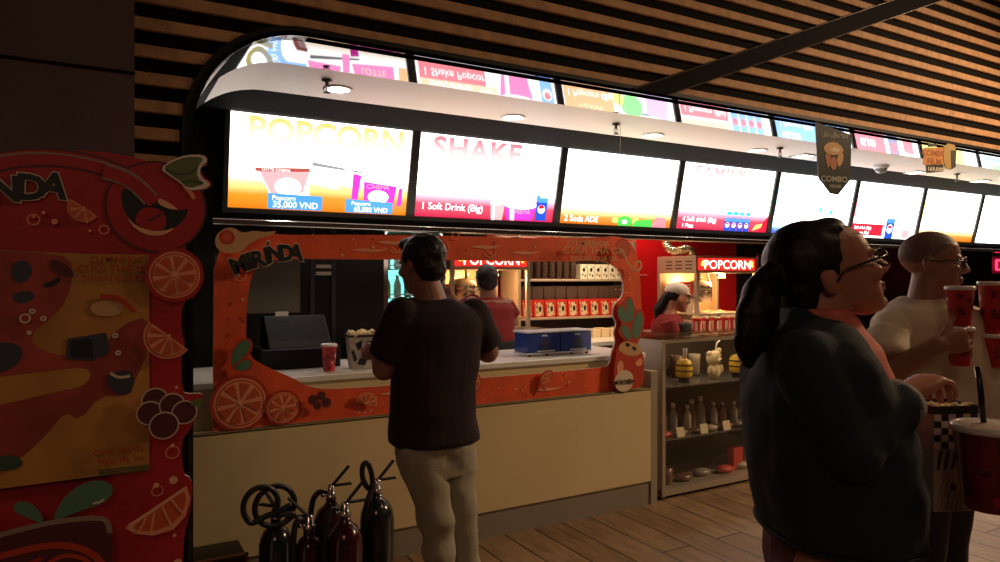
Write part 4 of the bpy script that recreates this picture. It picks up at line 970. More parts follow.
# silver flexible duct
m_foil = mat('foil_duct', (.80, .66, .42), .25, .85, bump=.5, bscale=35)
pts = [on_y(665.5, 222, 5.55), on_y(665.5, 238, 5.5), on_y(667, 246, 5.45), on_y(673, 251, 5.4), on_y(680, 250.5, 5.35), on_y(687, 249, 5.32), on_y(691, 252, 5.3)]
pts = [Vector(p) for p in pts]; pts.append(Vector((pts[-1].x + .02, 5.3, 1.68)))
def catmull(p, n):
    out = []
    for i in range(len(p) - 1):
        a, b, c_, d_ = p[max(i - 1, 0)], p[i], p[i + 1], p[min(i + 2, len(p) - 1)]
        for k in range(n):
            t = k / n; out.append(.5 * ((2 * b) + (c_ - a) * t + (2 * a - 5 * b + 4 * c_ - d_) * t * t + (3 * b - a - 3 * c_ + d_) * t ** 3))
    return out + [p[-1]]
cp = catmull(pts, 14); a = MB(); a.tube(cp, [.042 + .006 * (i % 4 < 2) for i in range(len(cp))], 16)
tag(a.build('flexible_duct', m_foil), 'crinkled silver foil duct curling down to the right-hand popcorn machine', 'duct')

# ------------------------------------------------------------------ carton shelves on the back wall
sx0, sx1, sy0, sy1 = 3.36, 4.70, 5.48, 5.82
e = empty('wall_shelving', ((sx0 + sx1) / 2, 5.8, .9), 'metal shelves of popcorn cartons on the back wall right of the first popcorn machine', 'shelving')
m_shelf = mat('shelf_edge_steel', (.62, .50, .38), .35, .4)
for z in (1.09, 1.45, 1.76):
    a = MB(); a.box(sx0, sx1, sy0, sy1, z - .022, z); a.build('shelf', m_shelf, e, bevel=.003)
for x in (sx0 - .03, sx1):
    a = MB(); a.box(x, x + .03, sy0, sy1, .89, 1.84); a.build('upright', m_shelf, e, bevel=.003)
a = MB(); a.box(sx0, sx1, sy1 - .012, sy1 - .002, .9, 1.84); a.build('back_panel', mat('shelf_back_dark', (.06, .03, .025), .6), e)
lamp('shelf_lamp', 'AREA', (4.0, 5.0, 1.82), 7, (1, .72, .42), .5, (4.05, 5.7, 1.2))
m_cred = mat('carton_red', (.72, .035, .02), .5); m_cwht = mat('carton_white', (.82, .76, .62), .5); m_cbrn = mat('carton_inside_brown', (.085, .045, .032), .6); m_cyel = mat('carton_cream', (.80, .62, .38), .55)
def carton(x, y, z, w, d, h, m, label, group, pat=None, name='popcorn_carton'):
    e = empty(name, (x, y, z), label, 'carton', group)
    a = MB(); a.loft([[Vector((x + sx * w / 2 * k, y + sy * d / 2 * k, z + zz)) for sx, sy in ((-1, -1), (1, -1), (1, 1), (-1, 1))] for zz, k in ((0, .93), (h, 1.0))], 0, True, True, False)
    a.build('box', m, e, bevel=.002, seg=1)
    if pat: pat(e, x, y - d / 2 - .0002, z, w, h)
    return e
def pat_red(e, x, y, z, w, h):
    p = MB(); f = lambda u, v: (x + u * w, z + v * h)
    def poly(pts, m): p.plate([[f(*q) for q in pts]], Vector((0, y - .001 - .0003 * m, 0)), X3, Z3, NY, .0003, m)
    poly([(-.32, .12), (-.12, .05), (.2, .10), (.3, .3), (.28, .66), (.1, .86), (-.15, .84), (-.34, .6)], 0); poly([(.08 + .13 * math.cos(k * .5), .48 + .17 * math.sin(k * .5)) for k in range(12)], 1)
    for u, v, r in ((-.2, .62, .06), (-.2, .3, .05), (.2, .8, .05), (-.36, .8, .06), (.36, .18, .05)): poly([(u + r * math.cos(k * .8), v + r * 1.4 * math.sin(k * .8)) for k in range(8)], 0 if abs(u) > .3 else 1)
    for r_ in range(2):
        for k in range(3): poly([(-.3 + k * .07 + .035 * r_, .5 + .04 * r_), (-.27 + k * .07 + .035 * r_, .5 + .04 * r_), (-.27 + k * .07 + .035 * r_, .535 + .04 * r_), (-.3 + k * .07 + .035 * r_, .535 + .04 * r_)], 1)
    p.build('printed_pattern', [m_cyel, C_blk], e)
def pat_white(e, x, y, z, w, h):
    p = MB()
    for u, v, r in ((.0, .62, .2), (-.2, .3, .1), (.2, .22, .12), (.3, .8, .08)): p.plate([[(x + w * (u + r * math.cos(k * .6)), z + h * (v + r * .7 * math.sin(k * .6))) for k in range(10)]], Vector((0, y - .001, 0)), X3, Z3, NY, .0004, 0 if u else 1)
    p.build('printed_pattern', [m_inner, C_blk], e)
n = 10; w = (sx1 - sx0 - .04) / n
for k in range(n): carton(sx0 + .02 + w * (k + .5), 5.58, 1.09, w * .95, .15, .165, m_cred, '%s red popcorn carton from the left on the middle shelf' % ORD[k], 'red cartons on the middle shelf', pat_red)
for k in range(n): carton(sx0 + .02 + w * (k + .5), 5.60, 1.257, w * .97, .15, .125, m_cbrn, '%s dark open carton from the left, stacked on the red cartons' % ORD[k], 'dark cartons over the red ones', None, 'folded_carton')
for k in range(7): carton(4.06 + .088 * (k + .5), 5.57, 1.45, .080, .10, .145, m_cwht, '%s white printed carton from the left on the top shelf' % ORD[k], 'white cartons on the top shelf', pat_white, 'small_carton')
for k in range(8):
    x = sx0 + .06 + k * .083
    e = empty('cup_stack', (x, 5.57, 1.45), '%s dark stack of nested paper cups from the left on the top shelf' % ORD[k], 'cup stack', 'cup stacks on the top shelf')
    for j in range(9):
        a = MB(); z = 1.45 + j * .024; a.lathe((x, 5.57, z), [(.031, 0), (.036, .045), (.039, .047), (.039, .052)] if j == 0 else [(.0365, .024), (.036, .045), (.039, .047), (.039, .052)], 16); a.build('nested_cup', m_cbrn, e)
for k in range(6): carton(sx0 + .66 + .11 * (k), 5.42, .89, .10, .14, .085 - .006 * (k % 2), m_cyel, '%s cream carton tray from the left on the back counter below the shelves' % ORD[k], 'cream trays under the shelves', None, 'carton_tray')
for k in range(4): carton(sx0 + .10 + .12 * k, 5.42, .89, .10, .14, .085, m_cbrn, '%s dark carton tray from the left on the back counter below the shelves' % ORD[k], 'dark trays under the shelves', None, 'carton_tray')
# steel pan on the side worktop
q = on_y(522, 345, 4.5); e = empty('steel_pan', (2.88, 4.6, .972), 'open steel pan on the side worktop below the first popcorn machine', 'pan')
a = MB(); a.loft([[Vector((2.88 + sx * .13 * k, 4.6 + sy * .16 * k, .972 + zz)) for sx, sy in ((-1, -1), (1, -1), (1, 1), (-1, 1))] for zz, k in ((0, .9), (.10, 1), (.10, .97), (.02, .88))], 0, True, True, False); a.build('body', m_kettle, e)
a = MB(); a.tube([(2.75, 4.52, 1.06), (2.715, 4.56, 1.05), (2.715, 4.64, 1.05), (2.75, 4.68, 1.06)], .006, 8); a.build('handle', m_kettle, e)

# tubs of popcorn waiting behind the glass case
tt = on_y(694, 331, 4.30); 
bc3 = empty('serving_ledge', (4.6, 4.4, 0), 'metal serving ledge behind the glass case with popcorn cups on it', 'ledge')
a = MB(); a.box(4.22, 5.0, 4.15, 4.5, .98, 1.0); a.build('top', m_alu, bc3, bevel=.003); a = MB(); a.box(4.26, 4.95, 4.2, 4.45, 0, .98); a.build('body', mat('dark_cabinet', (.05, .03, .025), .5), bc3)
m_stripe = mat('cup_cream', (.82, .70, .56), .5)
for k in range(5):
    px = 697 + k * 9.2; q = on_y(px, 331, 4.25); q = Vector((q.x, 4.25, 1.0))
    e = empty('popcorn_cup', q, '%s red popcorn cup from the left in the row behind the glass case' % ORD[k], 'popcorn cup', 'popcorn cups behind the glass case')
    a = MB(); a.lathe(q, [(.03, 0), (.043, .12), (.045, .123)], 20); a.build('body', m_cred, e)
    a = MB()
    for j in range(5):
        t = j * 1.256 + k; c0 = [q + Vector((rr * math.cos(t + s), rr * math.sin(t + s), zz)) for s, rr, zz in ((-.22, .034, .02), (.22, .034, .02), (.3, .0425, .10), (-.3, .0425, .10))]; a.add(c0, [(0, 1, 2, 3)], 0)
    a.keep = True; a.build('printed_pattern', m_stripe, e)
    p = MB(); kernels(p, q + Z3 * .118, .03, .03, 16, k, .009, .018); po = p.build('popcorn', m_pop, e); po['kind'] = 'stuff'

# ------------------------------------------------------------------ glass display case
gx0, gx1, gy0, gy1 = 3.20, 4.72, 3.45, 3.92
e = empty('display_case', ((gx0 + gx1) / 2, gy0, 0), 'aluminium and glass display case right of the cream counter', 'display case')
m_al = mat('case_aluminium', (.50, .42, .34), .35, .5); m_shg = glass_mat('clear_glass')
a = MB(); a.box(gx0, gx1, gy0 + .01, gy1, .02, .065); a.build('plinth', m_al, e, bevel=.003)
for x, y in ((gx0, gy0), (gx1 - .03, gy0), (gx0, gy1 - .03), (gx1 - .03, gy1 - .03)):
    a = MB(); a.box(x, x + .03, y, y + .03, .02, 1.05); a.build('corner_post', m_al, e, bevel=.002)
a = MB(); a.box(gx0 + .003, gx0 + .012, gy0 + .03, gy1 - .03, .065, 1.05); a.build('side_panel', mat('case_side_cream', (.48, .42, .34), .4), e)
a = MB()
for y in (gy0, gy1 - .02): a.box(gx0 + .03, gx1 - .03, y, y + .02, 1.03, 1.05)
a.build('top_rail', m_al, e)
a = MB(); a.box(gx0 - .004, gx1 + .004, gy0 - .006, gy1 + .004, 1.05, 1.062); a.build('glass_top', glass_mat('glass_top', (.80, .78, .72)), e)
a = MB(); a.box(gx0 + .03, gx1 - .03, gy0 + .006, gy0 + .011, .065, 1.03); a.build('front_glass', m_shg, e)
a = MB(); a.box(gx0 + .02, gx1 - .02, gy1 - .02, gy1 - .012, .065, 1.03); a.build('back_panel', mat('case_back', (.06, .04, .028), .6), e)
for z in (.385, .735):
    a = MB(); a.box(gx0 + .014, gx1 - .014, gy0 + .03, gy1 - .03, z - .008, z); a.build('shelf', mat('shelf_glass', (.12, .11, .09), .15), e)
lamp('case_lamp', 'AREA', (3.75, 3.62, 1.02), .55, (1, .72, .42), .35, (3.75, 3.65, 0))
# yellow tumblers and a cream bear tumbler, all with straws
m_tumb = mat('tumbler_yellow', (.85, .55, .05), .35); m_straw = mat('pale_straw', (.85, .82, .76), .4); m_bear = mat('cream_plush', (.72, .58, .34), .85, bump=.3, bscale=80); m_dkpl = mat('dark_base', (.05, .04, .04), .5)
def tumbler(px, py, lab):
    q = on_y(px, py, 3.60); q = Vector((q.x, 3.60, .735)); e = empty('tumbler', q, lab, 'tumbler', 'yellow tumblers')
    a = MB(); a.lathe(q + Z3 * .0, [(.036, 0), (.04, .03), (.04, .035)], 24); a.build('base', m_dkpl, e)
    a = MB(); a.lathe(q, [(.05, .035), (.056, .05), (.058, .09), (.054, .13), (.042, .152), (.02, .163), (0, .165)], 28); a.build('cup_body', m_tumb, e)
    a = MB()
    for z in (.075, .115): a.lathe(q, [(.0583, z), (.0583, z + .010)], 28, 0, False)
    a.build('band', m_dkpl, e)
    a = MB(); a.tube([q + Vector((-.012, -.01, .158)), q + Vector((-.016, -.012, .235))], .005, 8); a.tube([q + Vector((.012, -.01, .158)), q + Vector((.010, -.012, .235))], .005, 8); a.build('straw', m_straw, e)
tumbler(684, 389, 'yellow banded tumbler with two straws at the left of the case top shelf'); tumbler(737, 385, 'yellow banded tumbler at the right of the cream bear, nearer the woman')
q = on_y(714, 386, 3.6); q = Vector((q.x, 3.6, .735))
e = empty('bear_tumbler', q, 'cream bear-shaped tumbler with straw between the two yellow tumblers', 'tumbler')
a = MB(); a.ell(q + Z3 * .055, X3 * .05, Y3 * .042, Z3 * .06); a.ell(q + Z3 * .150 , X3 * .062 + Z3 * .015, Y3 * .05, Z3 * .052 - X3 * .012); a.ball(q + Vector((-.045, 0, .185)), .02); a.ball(q + Vector((.05, 0, .203)), .02); a.ell(q + Vector((-.048, -.02, .07)), X3 * .018, Y3 * .018, Z3 * .035); a.ell(q + Vector((.048, -.02, .07)), X3 * .018, Y3 * .018, Z3 * .035); a.ell(q + Vector((.0, -.045, .135)), X3 * .022, Y3 * .018, Z3 * .017)
blob('body', a, m_bear, e, .005, 3)
a = MB(); a.ball(q + Vector((.0, -.064, .14)), .006); a.ball(q + Vector((-.02, -.048, .158)), .005); a.ball(q + Vector((.022, -.047, .165)), .005); a.build('face', C_blk, e)
a = MB(); a.tube([q + Vector((.01, 0, .19)), q + Vector((.02, -.01, .26)), q + Vector((.045, -.012, .275))], .005, 8); a.build('straw', m_straw, e)
# goods on the lower shelves
rn = random.Random(11)
m_goods = [mat('bottle_cream', (.42, .34, .25), .4), mat('bottle_brown', (.16, .08, .05), .3), mat('bottle_pale', (.28, .25, .21), .25), mat('pack_red', (.55, .05, .04), .45)]
def bottle(x, y, z, h, m, lab, grp):
    b = MB(); r = h * .17; b.lathe((x, y, z), [(r * .9, 0), (r, .01), (r, h * .55), (r * .55, h * .72), (r * .4, h * .78), (r * .4, h * .86)], 18); o = b.build('small_bottle', m); tag(o, lab, 'bottle', grp)
    b = MB(); b.cone((x, y, z + h * .85), (x, y, z + h), r * .5, r * .45, 14); b.build('cap', m_white, o)
for k in range(9): bottle(gx0 + .14 + k * .10 + rn.uniform(-.01, .01), 3.70 + rn.uniform(-.03, .03), .385, rn.uniform(.15, .21), m_goods[k % 3], '%s small bottle from the left on the middle shelf of the glass case' % ORD[k], 'bottles on the middle shelf')
for k in range(7):
    x = gx0 + .10 + k * .145; y = 3.535; z = .385; e = empty('snack_pack', (x, y, z), '%s flat snack pack from the left along the front of the middle case shelf' % ORD[k], 'snack pack', 'packs on the middle case shelf')
    a = MB(); a.ell((x, y, z + .022), X3 * .055, Y3 * .035, Z3 * .022, 14, 8); a.build('pouch', m_goods[(k * 3 + 3) % 4], e)
    a = MB(); a.box(x - .058, x + .058, y - .012, y + .012, z + .020, z + .024); a.build('sealed_edge', m_goods[0], e)
for k in range(4):
    x = gx0 + .21 + k * .22; a = MB(); a.loft([[Vector((x - .035, 3.492, .387)), Vector((x + .035, 3.492, .387)), Vector((x + .035, 3.497, .387)), Vector((x - .035, 3.497, .387))], [Vector((x - .035, 3.505, .45)), Vector((x + .035, 3.505, .45)), Vector((x + .035, 3.51, .45)), Vector((x - .035, 3.51, .45))]], 0, True, True, False)
    tag(a.build('price_card', mat('price_card', (.75, .66, .45), .6)), '%s small cream price card from the left on the middle case shelf' % ORD[k], 'price card', 'price cards in the case')
for k in range(5):
    x = gx0 + .2 + k * .2; z = .065; y = 3.56 + .03 * (k % 2)
    if k == 0:
        e = empty('mug', (x - .06, y, z), 'brown mug on the bottom shelf at the left end of the glass case', 'mug'); o = Vector((x - .06, y, z)); a = MB(); a.lathe(o, [(.035, 0), (.04, .01), (.04, .11), (.036, .11), (.034, .02), (0, .02)], 20); a.build('body', m_goods[1], e); a = MB(); a.tube([o + Vector((.04, 0, .09)), o + Vector((.065, 0, .08)), o + Vector((.065, 0, .045)), o + Vector((.04, 0, .03))], .006, 8); a.build('handle', m_goods[1], e)
    e = empty('snack_pack', (x + .1, y, z), '%s snack pack from the left on the bottom shelf of the glass case' % ORD[k], 'snack pack', 'packs on the bottom case shelf')
    a = MB(); a.ell((x + .1, y, z + .025), X3 * .075, Y3 * .05, Z3 * .025, 14, 8); a.build('pouch', m_goods[(k + 1) % 4], e); a = MB(); a.box(x + .02, x + .18, y - .015, y + .015, z + .023, z + .027); a.build('sealed_edge', m_goods[2], e)
for k in range(4):
    x = gx0 + .85 + k * .12; a = MB(); a.loft([[Vector((x + sx * .05, 3.60 + sy * .03, z)) for sx, sy in ((-1, -1), (1, -1), (1, 1), (-1, 1))] for z in (.065, .22)], 0, True, True, False); tag(a.build('snack_box', m_goods[3 - k % 2], bevel=.004), '%s upright snack box from the left on the bottom case shelf near the woman' % ORD[k], 'box', 'upright boxes in the case')
# white cups on the upper shelf behind the tumblers
for k in range(5):
    x = gx0 + .10 + k * .18; a = MB(); a.lathe((x, 3.80, .735), [(.03, 0), (.04, .02), (.042, .12), (.046, .16), (.044, .16), (.04, .12), (.0, .1)], 20); tag(a.build('paper_cup', m_goods[(k * 2) % 3]), '%s pale cup from the left at the back of the case top shelf' % ORD[k], 'cup', 'cups at the back of the case')

# ------------------------------------------------------------------ fire extinguishers
m_exblk = mat('extinguisher_black', (.012, .012, .014), .18, coat=.5); m_exred = mat('extinguisher_dark_red', (.045, .004, .007), .2, coat=.4); m_hose = mat('black_rubber', (.012, .012, .012), .4)
def extinguisher(px, ptop, Y, r, m, label, lever=0, hose=None):
    """ptop: pixel row of the shoulder"""
    q = on_y(px, ptop, Y); h = q.z; o = Vector((q.x, Y, 0)); e = empty('fire_extinguisher', o, label, 'fire extinguisher', 'fire extinguishers on the floor')
    a = MB(); a.lathe(o, [(r * .92, 0), (r, .012), (r, h - r * 1.3), (r * .93, h - r * .85), (r * .72, h - r * .4), (r * .42, h - .012), (.024, h), (.022, h + .02)], 30); a.build('cylinder', m, e)
    a = MB(); a.lathe(o + Z3 * (h + .015), [(.026, 0), (.026, .02), (.018, .026), (.018, .055), (.012, .06)], 16); a.tube([o + Vector((-.018, -.0, h + .04)), o + Vector((-.045, -.01, h + .04))], .010, 10); a.build('valve', m_chrome, e)
    t = R(lever); dx = Vector((math.cos(t), math.sin(t), 0)); b = o + Z3 * (h + .07)
    a = MB(); a.obox(b + dx * .040 + Z3 * .034, (dx * .050 + Z3 * .045), dx.cross(Z3) * .009, (Z3 * .07 - dx * .062).normalized() * .004); a.build('lever', M_black, e, bevel=.002)
    a = MB(); a.obox(b + dx * .045 + Z3 * .0, dx * .055 - Z3 * .004, dx.cross(Z3) * .010, Z3 * .005); a.build('carry_handle', M_black, e, bevel=.002)
    if hose:
        pts = [o + Vector(p) + Z3 * h for p in hose]; a = MB(); a.tube(catmull(pts, 10), .0125, 12); a.build('hose', m_hose, e)
    return e, o, h
def loop(cx, cz, rx, rz, a0, a1, n, y=0.0, dy=0.0, rot=0): return [(cx + rx * math.cos(R(a0 + (a1 - a0) * k / n)), y + dy * k / n, cz + rz * math.sin(R(a0 + (a1 - a0) * k / n))) for k in range(n + 1)]
# hose loops lie roughly along the counter
extinguisher(276, 523, 3.16, .072, m_exblk, 'leftmost black fire extinguisher with its hose looped in two rings', 120, [(.02, 0, .05), (.055, -.01, .06)] + loop(-.01, .085, .085, .085, -20, 330, 14, -.02, -.02) + loop(-.075, .105, .072, .078, -40, 240, 10, -.05, -.01) + [(-.06, -.06, .055), (.0, -.06, .07), (.05, -.05, .085)])
extinguisher(309, 533, 2.98, .055, m_exred, 'small dark red fire extinguisher with a red highlight, second from the left', 150, [(-.02, 0, .05), (-.05, -.02, .07), (-.07, -.03, .02), (-.075, -.04, -.15)])
extinguisher(331, 502, 3.14, .08, m_exred, 'dark red fire extinguisher with raised lever, middle of the group against the counter', 10, [(-.02, 0, .04), (-.06, 0, .05), (-.09, 0, -.02), (-.095, 0, -.25)])
extinguisher(345, 520, 2.92, .075, m_exred, 'dark red fire extinguisher standing in front of the middle one', 12, [(-.02, 0, .04), (-.06, 0, .05), (-.085, -.01, -.03), (-.09, -.01, -.25)])
extinguisher(377, 496, 3.08, .078, m_exblk, 'black fire extinguisher beside the man\'s jeans with its hose looped upright', 12, [(-.02, 0, .03), (-.05, -.01, .05), (-.075, -.02, .10), (-.075, -.02, .15), (-.055, -.02, .165), (-.035, -.02, .12), (-.03, -.02, .05), (-.06, -.03, -.02), (-.085, -.03, -.2)])
# dark carton at the foot of the counter
q = on_y(243, 548, 3.30)
e = empty('storage_box', (q.x - .16, 3.3, 0), 'dark box with a red-lit edge at the lower left foot of the counter', 'box')
a = MB(); a.box(q.x - .34, q.x, 3.22, 3.42, 0, q.z); a.build('body', mat('dark_box', (.035, .018, .016), .5), e, bevel=.004)
a = MB(); a.box(q.x - .004, q.x + .006, 3.205, 3.22, 0, q.z + .008); a.box(q.x - .34, q.x + .006, 3.205, 3.222, q.z, q.z + .008); a.build('lit_edge', mat('red_lit_edge', (.30, .13, .07), .35, .6), e)  # red light on the box edge put into the strip's colour

# ------------------------------------------------------------------ hanging signs
q = on_y(834, 160, 3.05); D = q.dot(FW); k = D / FPX
hx = (RT * .93 + FW * .30).normalized(); hn = hx.cross(Z3); hn = -hn if hn.dot(FW) > 0 else hn
e = empty('hanging_pennant', q, 'black pointed pennant sign hanging in front of the menu boards', 'hanging sign')
s = k / .93; P2 = lambda x, y: ((x - 834) * s, -(y - 160) * k)
a = MB(); a.plate([[P2(*p) for p in ((812, 123.5), (853.5, 134), (852, 179), (838, 194.6), (829, 193.5), (815.5, 178))]], q, hx, Z3, hn, .008, 0); a.build('board', [mat('pennant_black', (.020, .026, .020), .4)], e, bevel=.001)
a = MB(); oo = q + hn * .0085
def pp(pts, m, j): a.plate([chaikin([P2(*p) for p in pts], 1)], oo + hn * (.0006 * j), hx, Z3, hn, .0005, m)
pp([(820, 149), (826, 143), (835, 142), (843, 147), (844, 152), (834, 156), (824, 154)], 0, 1); pp([(822, 155), (828, 153), (830, 162), (826, 170), (824, 163)], 1, 1); pp([(838, 154), (844, 152), (843, 162), (838, 168), (836, 160)], 0, 1); pp([(829, 158), (836, 157), (836, 168), (831, 171), (828, 166)], 1, 2); pp([(827, 150), (834, 147), (841, 150), (834, 153)], 2, 2)
for t, x, y, sz, w in (('LẤY LIỀN TAY', 834, 138, .036, 1), ('COMBO', 833, 182, .056, 1.1), ('100,000', 834, 188, .032, 1)):
    xx, zz = P2(x, y); a.text(t, sz, oo + hx * xx + Z3 * zz + hn * .002, hx * w, Z3, hn, .0, 3, .01)
a.keep = True; a.build('printed_face', [mat('pennant_tan', (.60, .33, .12), .5), mat('pennant_rust', (.42, .13, .05), .5), mat('pennant_cream', (.75, .62, .42), .5), mat('pennant_grey_text', (.45, .45, .40), .5)], e)
a = MB()
for x in (817, 851):
    xx, zz = P2(x, 126 if x < 830 else 131); a.tube([q + hx * xx + Z3 * zz + hn * .004, q + hx * xx + Z3 * (4.6 - q.z) + hn * .004], .0006, 5)
a.build('hanging_cord', mat('clear_cord', (.02, .015, .012), .6), e)
q = on_y(939, 158, 3.05); k = q.dot(FW) / FPX; s = k / .93; P2 = lambda x, y: ((x - 939) * s, -(y - 158) * k)
e = empty('hanging_price_sign', q, 'small orange hanging sign with a black price strip at the right below the slats', 'hanging sign')
a = MB(); a.plate([[P2(*p) for p in ((920, 149), (944, 147), (945, 164), (938, 167), (920, 166))]], q, hx, Z3, hn, .008, 0); a.build('board', mat('sign_orange', (.68, .28, .05), .5, var=.2, vscale=20), e)
a = MB(); a.plate([[P2(*p) for p in ((922, 166), (943, 164.5), (943, 171.5), (923, 174))]], q + hn * .004, hx, Z3, hn, .007, 0); xx, zz = P2(933, 171.6); a.text('169,000', .044, q + hx * xx + Z3 * zz + hn * .0116, hx * 1.15, Z3, hn, 0, 1, .02); a.plate([[P2(*p) for p in ((925, 145), (935, 144), (935, 147), (925, 148))]], q + hn * .002, hx, Z3, hn, .006, 0)
for t, y, sz in (('COMBO', 155, .062), ('FILM', 163.5, .068)): xx, zz = P2(932, y + 1.5); a.text(t, sz, q + hx * xx + Z3 * zz + hn * .0086, hx * 1.1, Z3, hn, 0, 2, .03)
a.build('price_strip', [C_blk, mat('sign_white_text', (.85, .8, .7), .5), mat('sign_rust_text', (.40, .11, .02), .5)], e)
# plain yellow and grey striped cup shape on the sign's right side
a = MB(); a.plate([[P2(*p) for p in ((944, 146), (949, 143), (957, 144), (959, 151), (958, 165), (953, 169), (946, 168), (943, 160))]], q, hx, Z3, hn, .010, 0); a.plate([[P2(*p) for p in ((952, 150), (959, 149), (958, 166), (953, 169))]], q + hn * .003, hx, Z3, hn, .0085, 1); a.build('side_plaque', [mat('sign_mustard', (.52, .34, .10), .5), mat('sign_dark', (.05, .04, .035), .5)], e)
a = MB()
for x in (924, 955): xx, zz = P2(x, 147); a.tube([q + hx * xx + Z3 * zz + hn * .004, q + hx * xx + Z3 * (4.6 - q.z) + hn * .004], .0006, 5)
a.build('hanging_cord', mat('clear_cord', (.02, .015, .012), .6), e)

# ------------------------------------------------------------------ red neon and door frame at the far right
q = on_y(1001, 265, 5.4)
e = empty('neon_sign', q, 'red glowing neon sign at the right edge behind the man with cups', 'neon sign')
m_neon = emat('neon_red', (1, .015, .05), 6)
a = MB()
for dz in (-.07, .07): a.tube([q + Vector((-.13, 0, dz)), q + Vector((.5, 0, dz))], .016, 8)
for dx in (-.13, .02, .18): a.tube([q + Vector((dx, 0, -.07)), q + Vector((dx, 0, .07))], .016, 8)
a.build('tube', m_neon, e)
a = MB(); a.box(q.x - .2, q.x + .6, 5.43, 5.46, q.z - .13, q.z + .13); a.build('backing', M_black, e)
lamp('neon_glow', 'POINT', (q.x + .2, 5.25, q.z), 4, (1, .03, .08), .1)
q0 = on_y(757, 290, 5.3); q1 = on_y(765, 250, 5.3)
e = empty('framed_notice', (q0.x, 5.3, 0), 'dark notice stand with thin bright metal frame behind the woman\'s hair', 'notice stand')
a = MB()
x0_, x1_ = on_y(757, 270, 5.3).x, on_y(775, 270, 5.3).x
for x in (x0_, x1_): a.box(x, x + .025, 5.29, 5.31, .0, 1.72)
a.box(x0_, x1_ + .025, 5.29, 5.31, 1.70, 1.725); a.build('frame', m_chrome, e)
a = MB(); a.box(x0_ + .025, x1_, 5.298, 5.302, .9, 1.70); a.build('panel', M_dark, e)

# ------------------------------------------------------------------ belt barrier at the right edge
q = on_y(1012, 390, 2.35); d_ = q.dot(FW)
e = empty('belt_barrier', (q.x, q.y, 0), 'black barrier post with a red belt at the right edge behind the cups', 'barrier')
a = MB(); a.lathe((q.x, q.y, 0), [(.16, 0), (.16, .012), (.14, .03), (.03, .04)], 28); a.build('base', M_black, e)
a = MB(); a.cone((q.x, q.y, .035), (q.x, q.y, q.z + .04), .03, .03, 20); a.build('post', M_black, e)
a = MB(); a.obox(q + RT * .02 - Z3 * .0, RT * .26, FW * .003, Z3 * .022); a.build('belt', mat('belt_red', (.62, .03, .08), .6), e)
# ================================================================== PEOPLE
SK_W = mat('skin_warm_brown', (.50, .215, .13), .5, bump=.05, bscale=200); SK_M = mat('skin_brown', (.33, .15, .095), .5, bump=.05, bscale=200)
M_lip = mat('lips', (.36, .10, .085), .45); M_hair = mat('black_hair', (.008, .006, .006), .5, bump=.12, bscale=90, spec=.35); M_stub = mat('shaved_hair', (.15, .08, .055), .6)
M_eye = mat('eye_white', (.7, .66, .6), .25); M_iris = mat('eye_iris', (.02, .012, .01), .1)
m_teal = mat('jacket_dark_teal', (.014, .027, .035), .85, bump=.12, bscale=220); m_cuff = mat('sleeve_lining_grey', (.30, .28, .25), .8, bump=.2, bscale=150); m_salmon = mat('salmon_shirt', (.72, .18, .11), .75, bump=.2, bscale=150); m_maroon = mat('maroon_trousers', (.16, .045, .038), .85, bump=.3, bscale=150)
m_beige = mat('beige_tshirt', (.68, .57, .42), .85, bump=.25, bscale=150); m_blkcl = mat('black_trousers', (.018, .015, .016), .85); m_wine = mat('dark_wine_tshirt', (.020, .008, .011), .9, bump=.25, bscale=150); m_jean = mat('pale_jeans', (.37, .34, .25), .85, bump=.3, bscale=200, var=.14, vscale=9); m_shoe = mat('dark_shoe', (.03, .025, .025), .5)
m_redcl = mat('red_uniform', (.24, .014, .014), .85); m_apron = mat('black_apron', (.02, .018, .02), .8); m_cap = mat('white_cap_cloth', (.78, .66, .54), .8); m_spec = mat('spectacle_frame', (.02, .014, .014), .25)

def face_parts(P, F, U, H, par, iris=True):
    L = U.cross(F)
    for s in (-1, 1):
        c = P(.345, s * .14, .495); a = MB(); a.ball(c, .052 * H, 14, 10); eo = a.build('eye', M_eye, par)
        a = MB(); a.ball(c + F * (.030 * H), .027 * H, 12, 8); a.build('iris', M_iris, eo)
        a = MB(); a.tube([P(.395, s * .07, .575), P(.40, s * .14, .592), P(.375, s * .22, .572)], [.010 * H, .012 * H, .006 * H], 8); a.build('eyebrow', M_hair, par)
def spectacles(P, F, U, H, par, thick=.011):
    L = U.cross(F); a = MB()
    for s in (-1, 1):
        c = P(.455, s * .155, .49); a.tube([c + L * (.12 * H * math.cos(R(t))) + U * (.085 * H * math.sin(R(t))) - F * (.02 * H * abs(math.cos(R(t)))) for t in range(0, 361, 15)], thick * H, 8, 0, False)
        a.tube([P(.435, s * .27, .51), P(.33, s * .335, .52), P(.0, s * .355, .52), P(-.1, s * .35, .44)], thick * H, 8)
    a.tube([P(.465, -.04, .51), P(.475, 0, .525), P(.465, .04, .51)], thick * H, 8)
    g = a.build('glasses', m_spec, par); a = MB()
    for s in (-1, 1):
        c = P(.452, s * .155, .49); a.add([c + L * (.115 * H * math.cos(R(t))) + U * (.08 * H * math.sin(R(t))) - F * (.02 * H * abs(math.cos(R(t)))) for t in range(0, 360, 15)], [tuple(range(24))], 0)
    a.build('lens', glass_mat('clear_glass'), g)
def shoe(c, d, par, k=1.0):
    a = MB(); l = Z3.cross(d)
    rg = [section(c + d * (x * k) + Z3 * (h / 2 * k), l * (w * k), Z3 * (h / 2 * k), 16, 2.6) for x, w, h in ((-.07, .025, .06), (-.05, .036, .075), (.02, .036, .075), (.09, .044, .06), (.15, .04, .045), (.185, .02, .03))]
    a.loft(rg); a.build('shoe', m_shoe, par, bevel=.004)
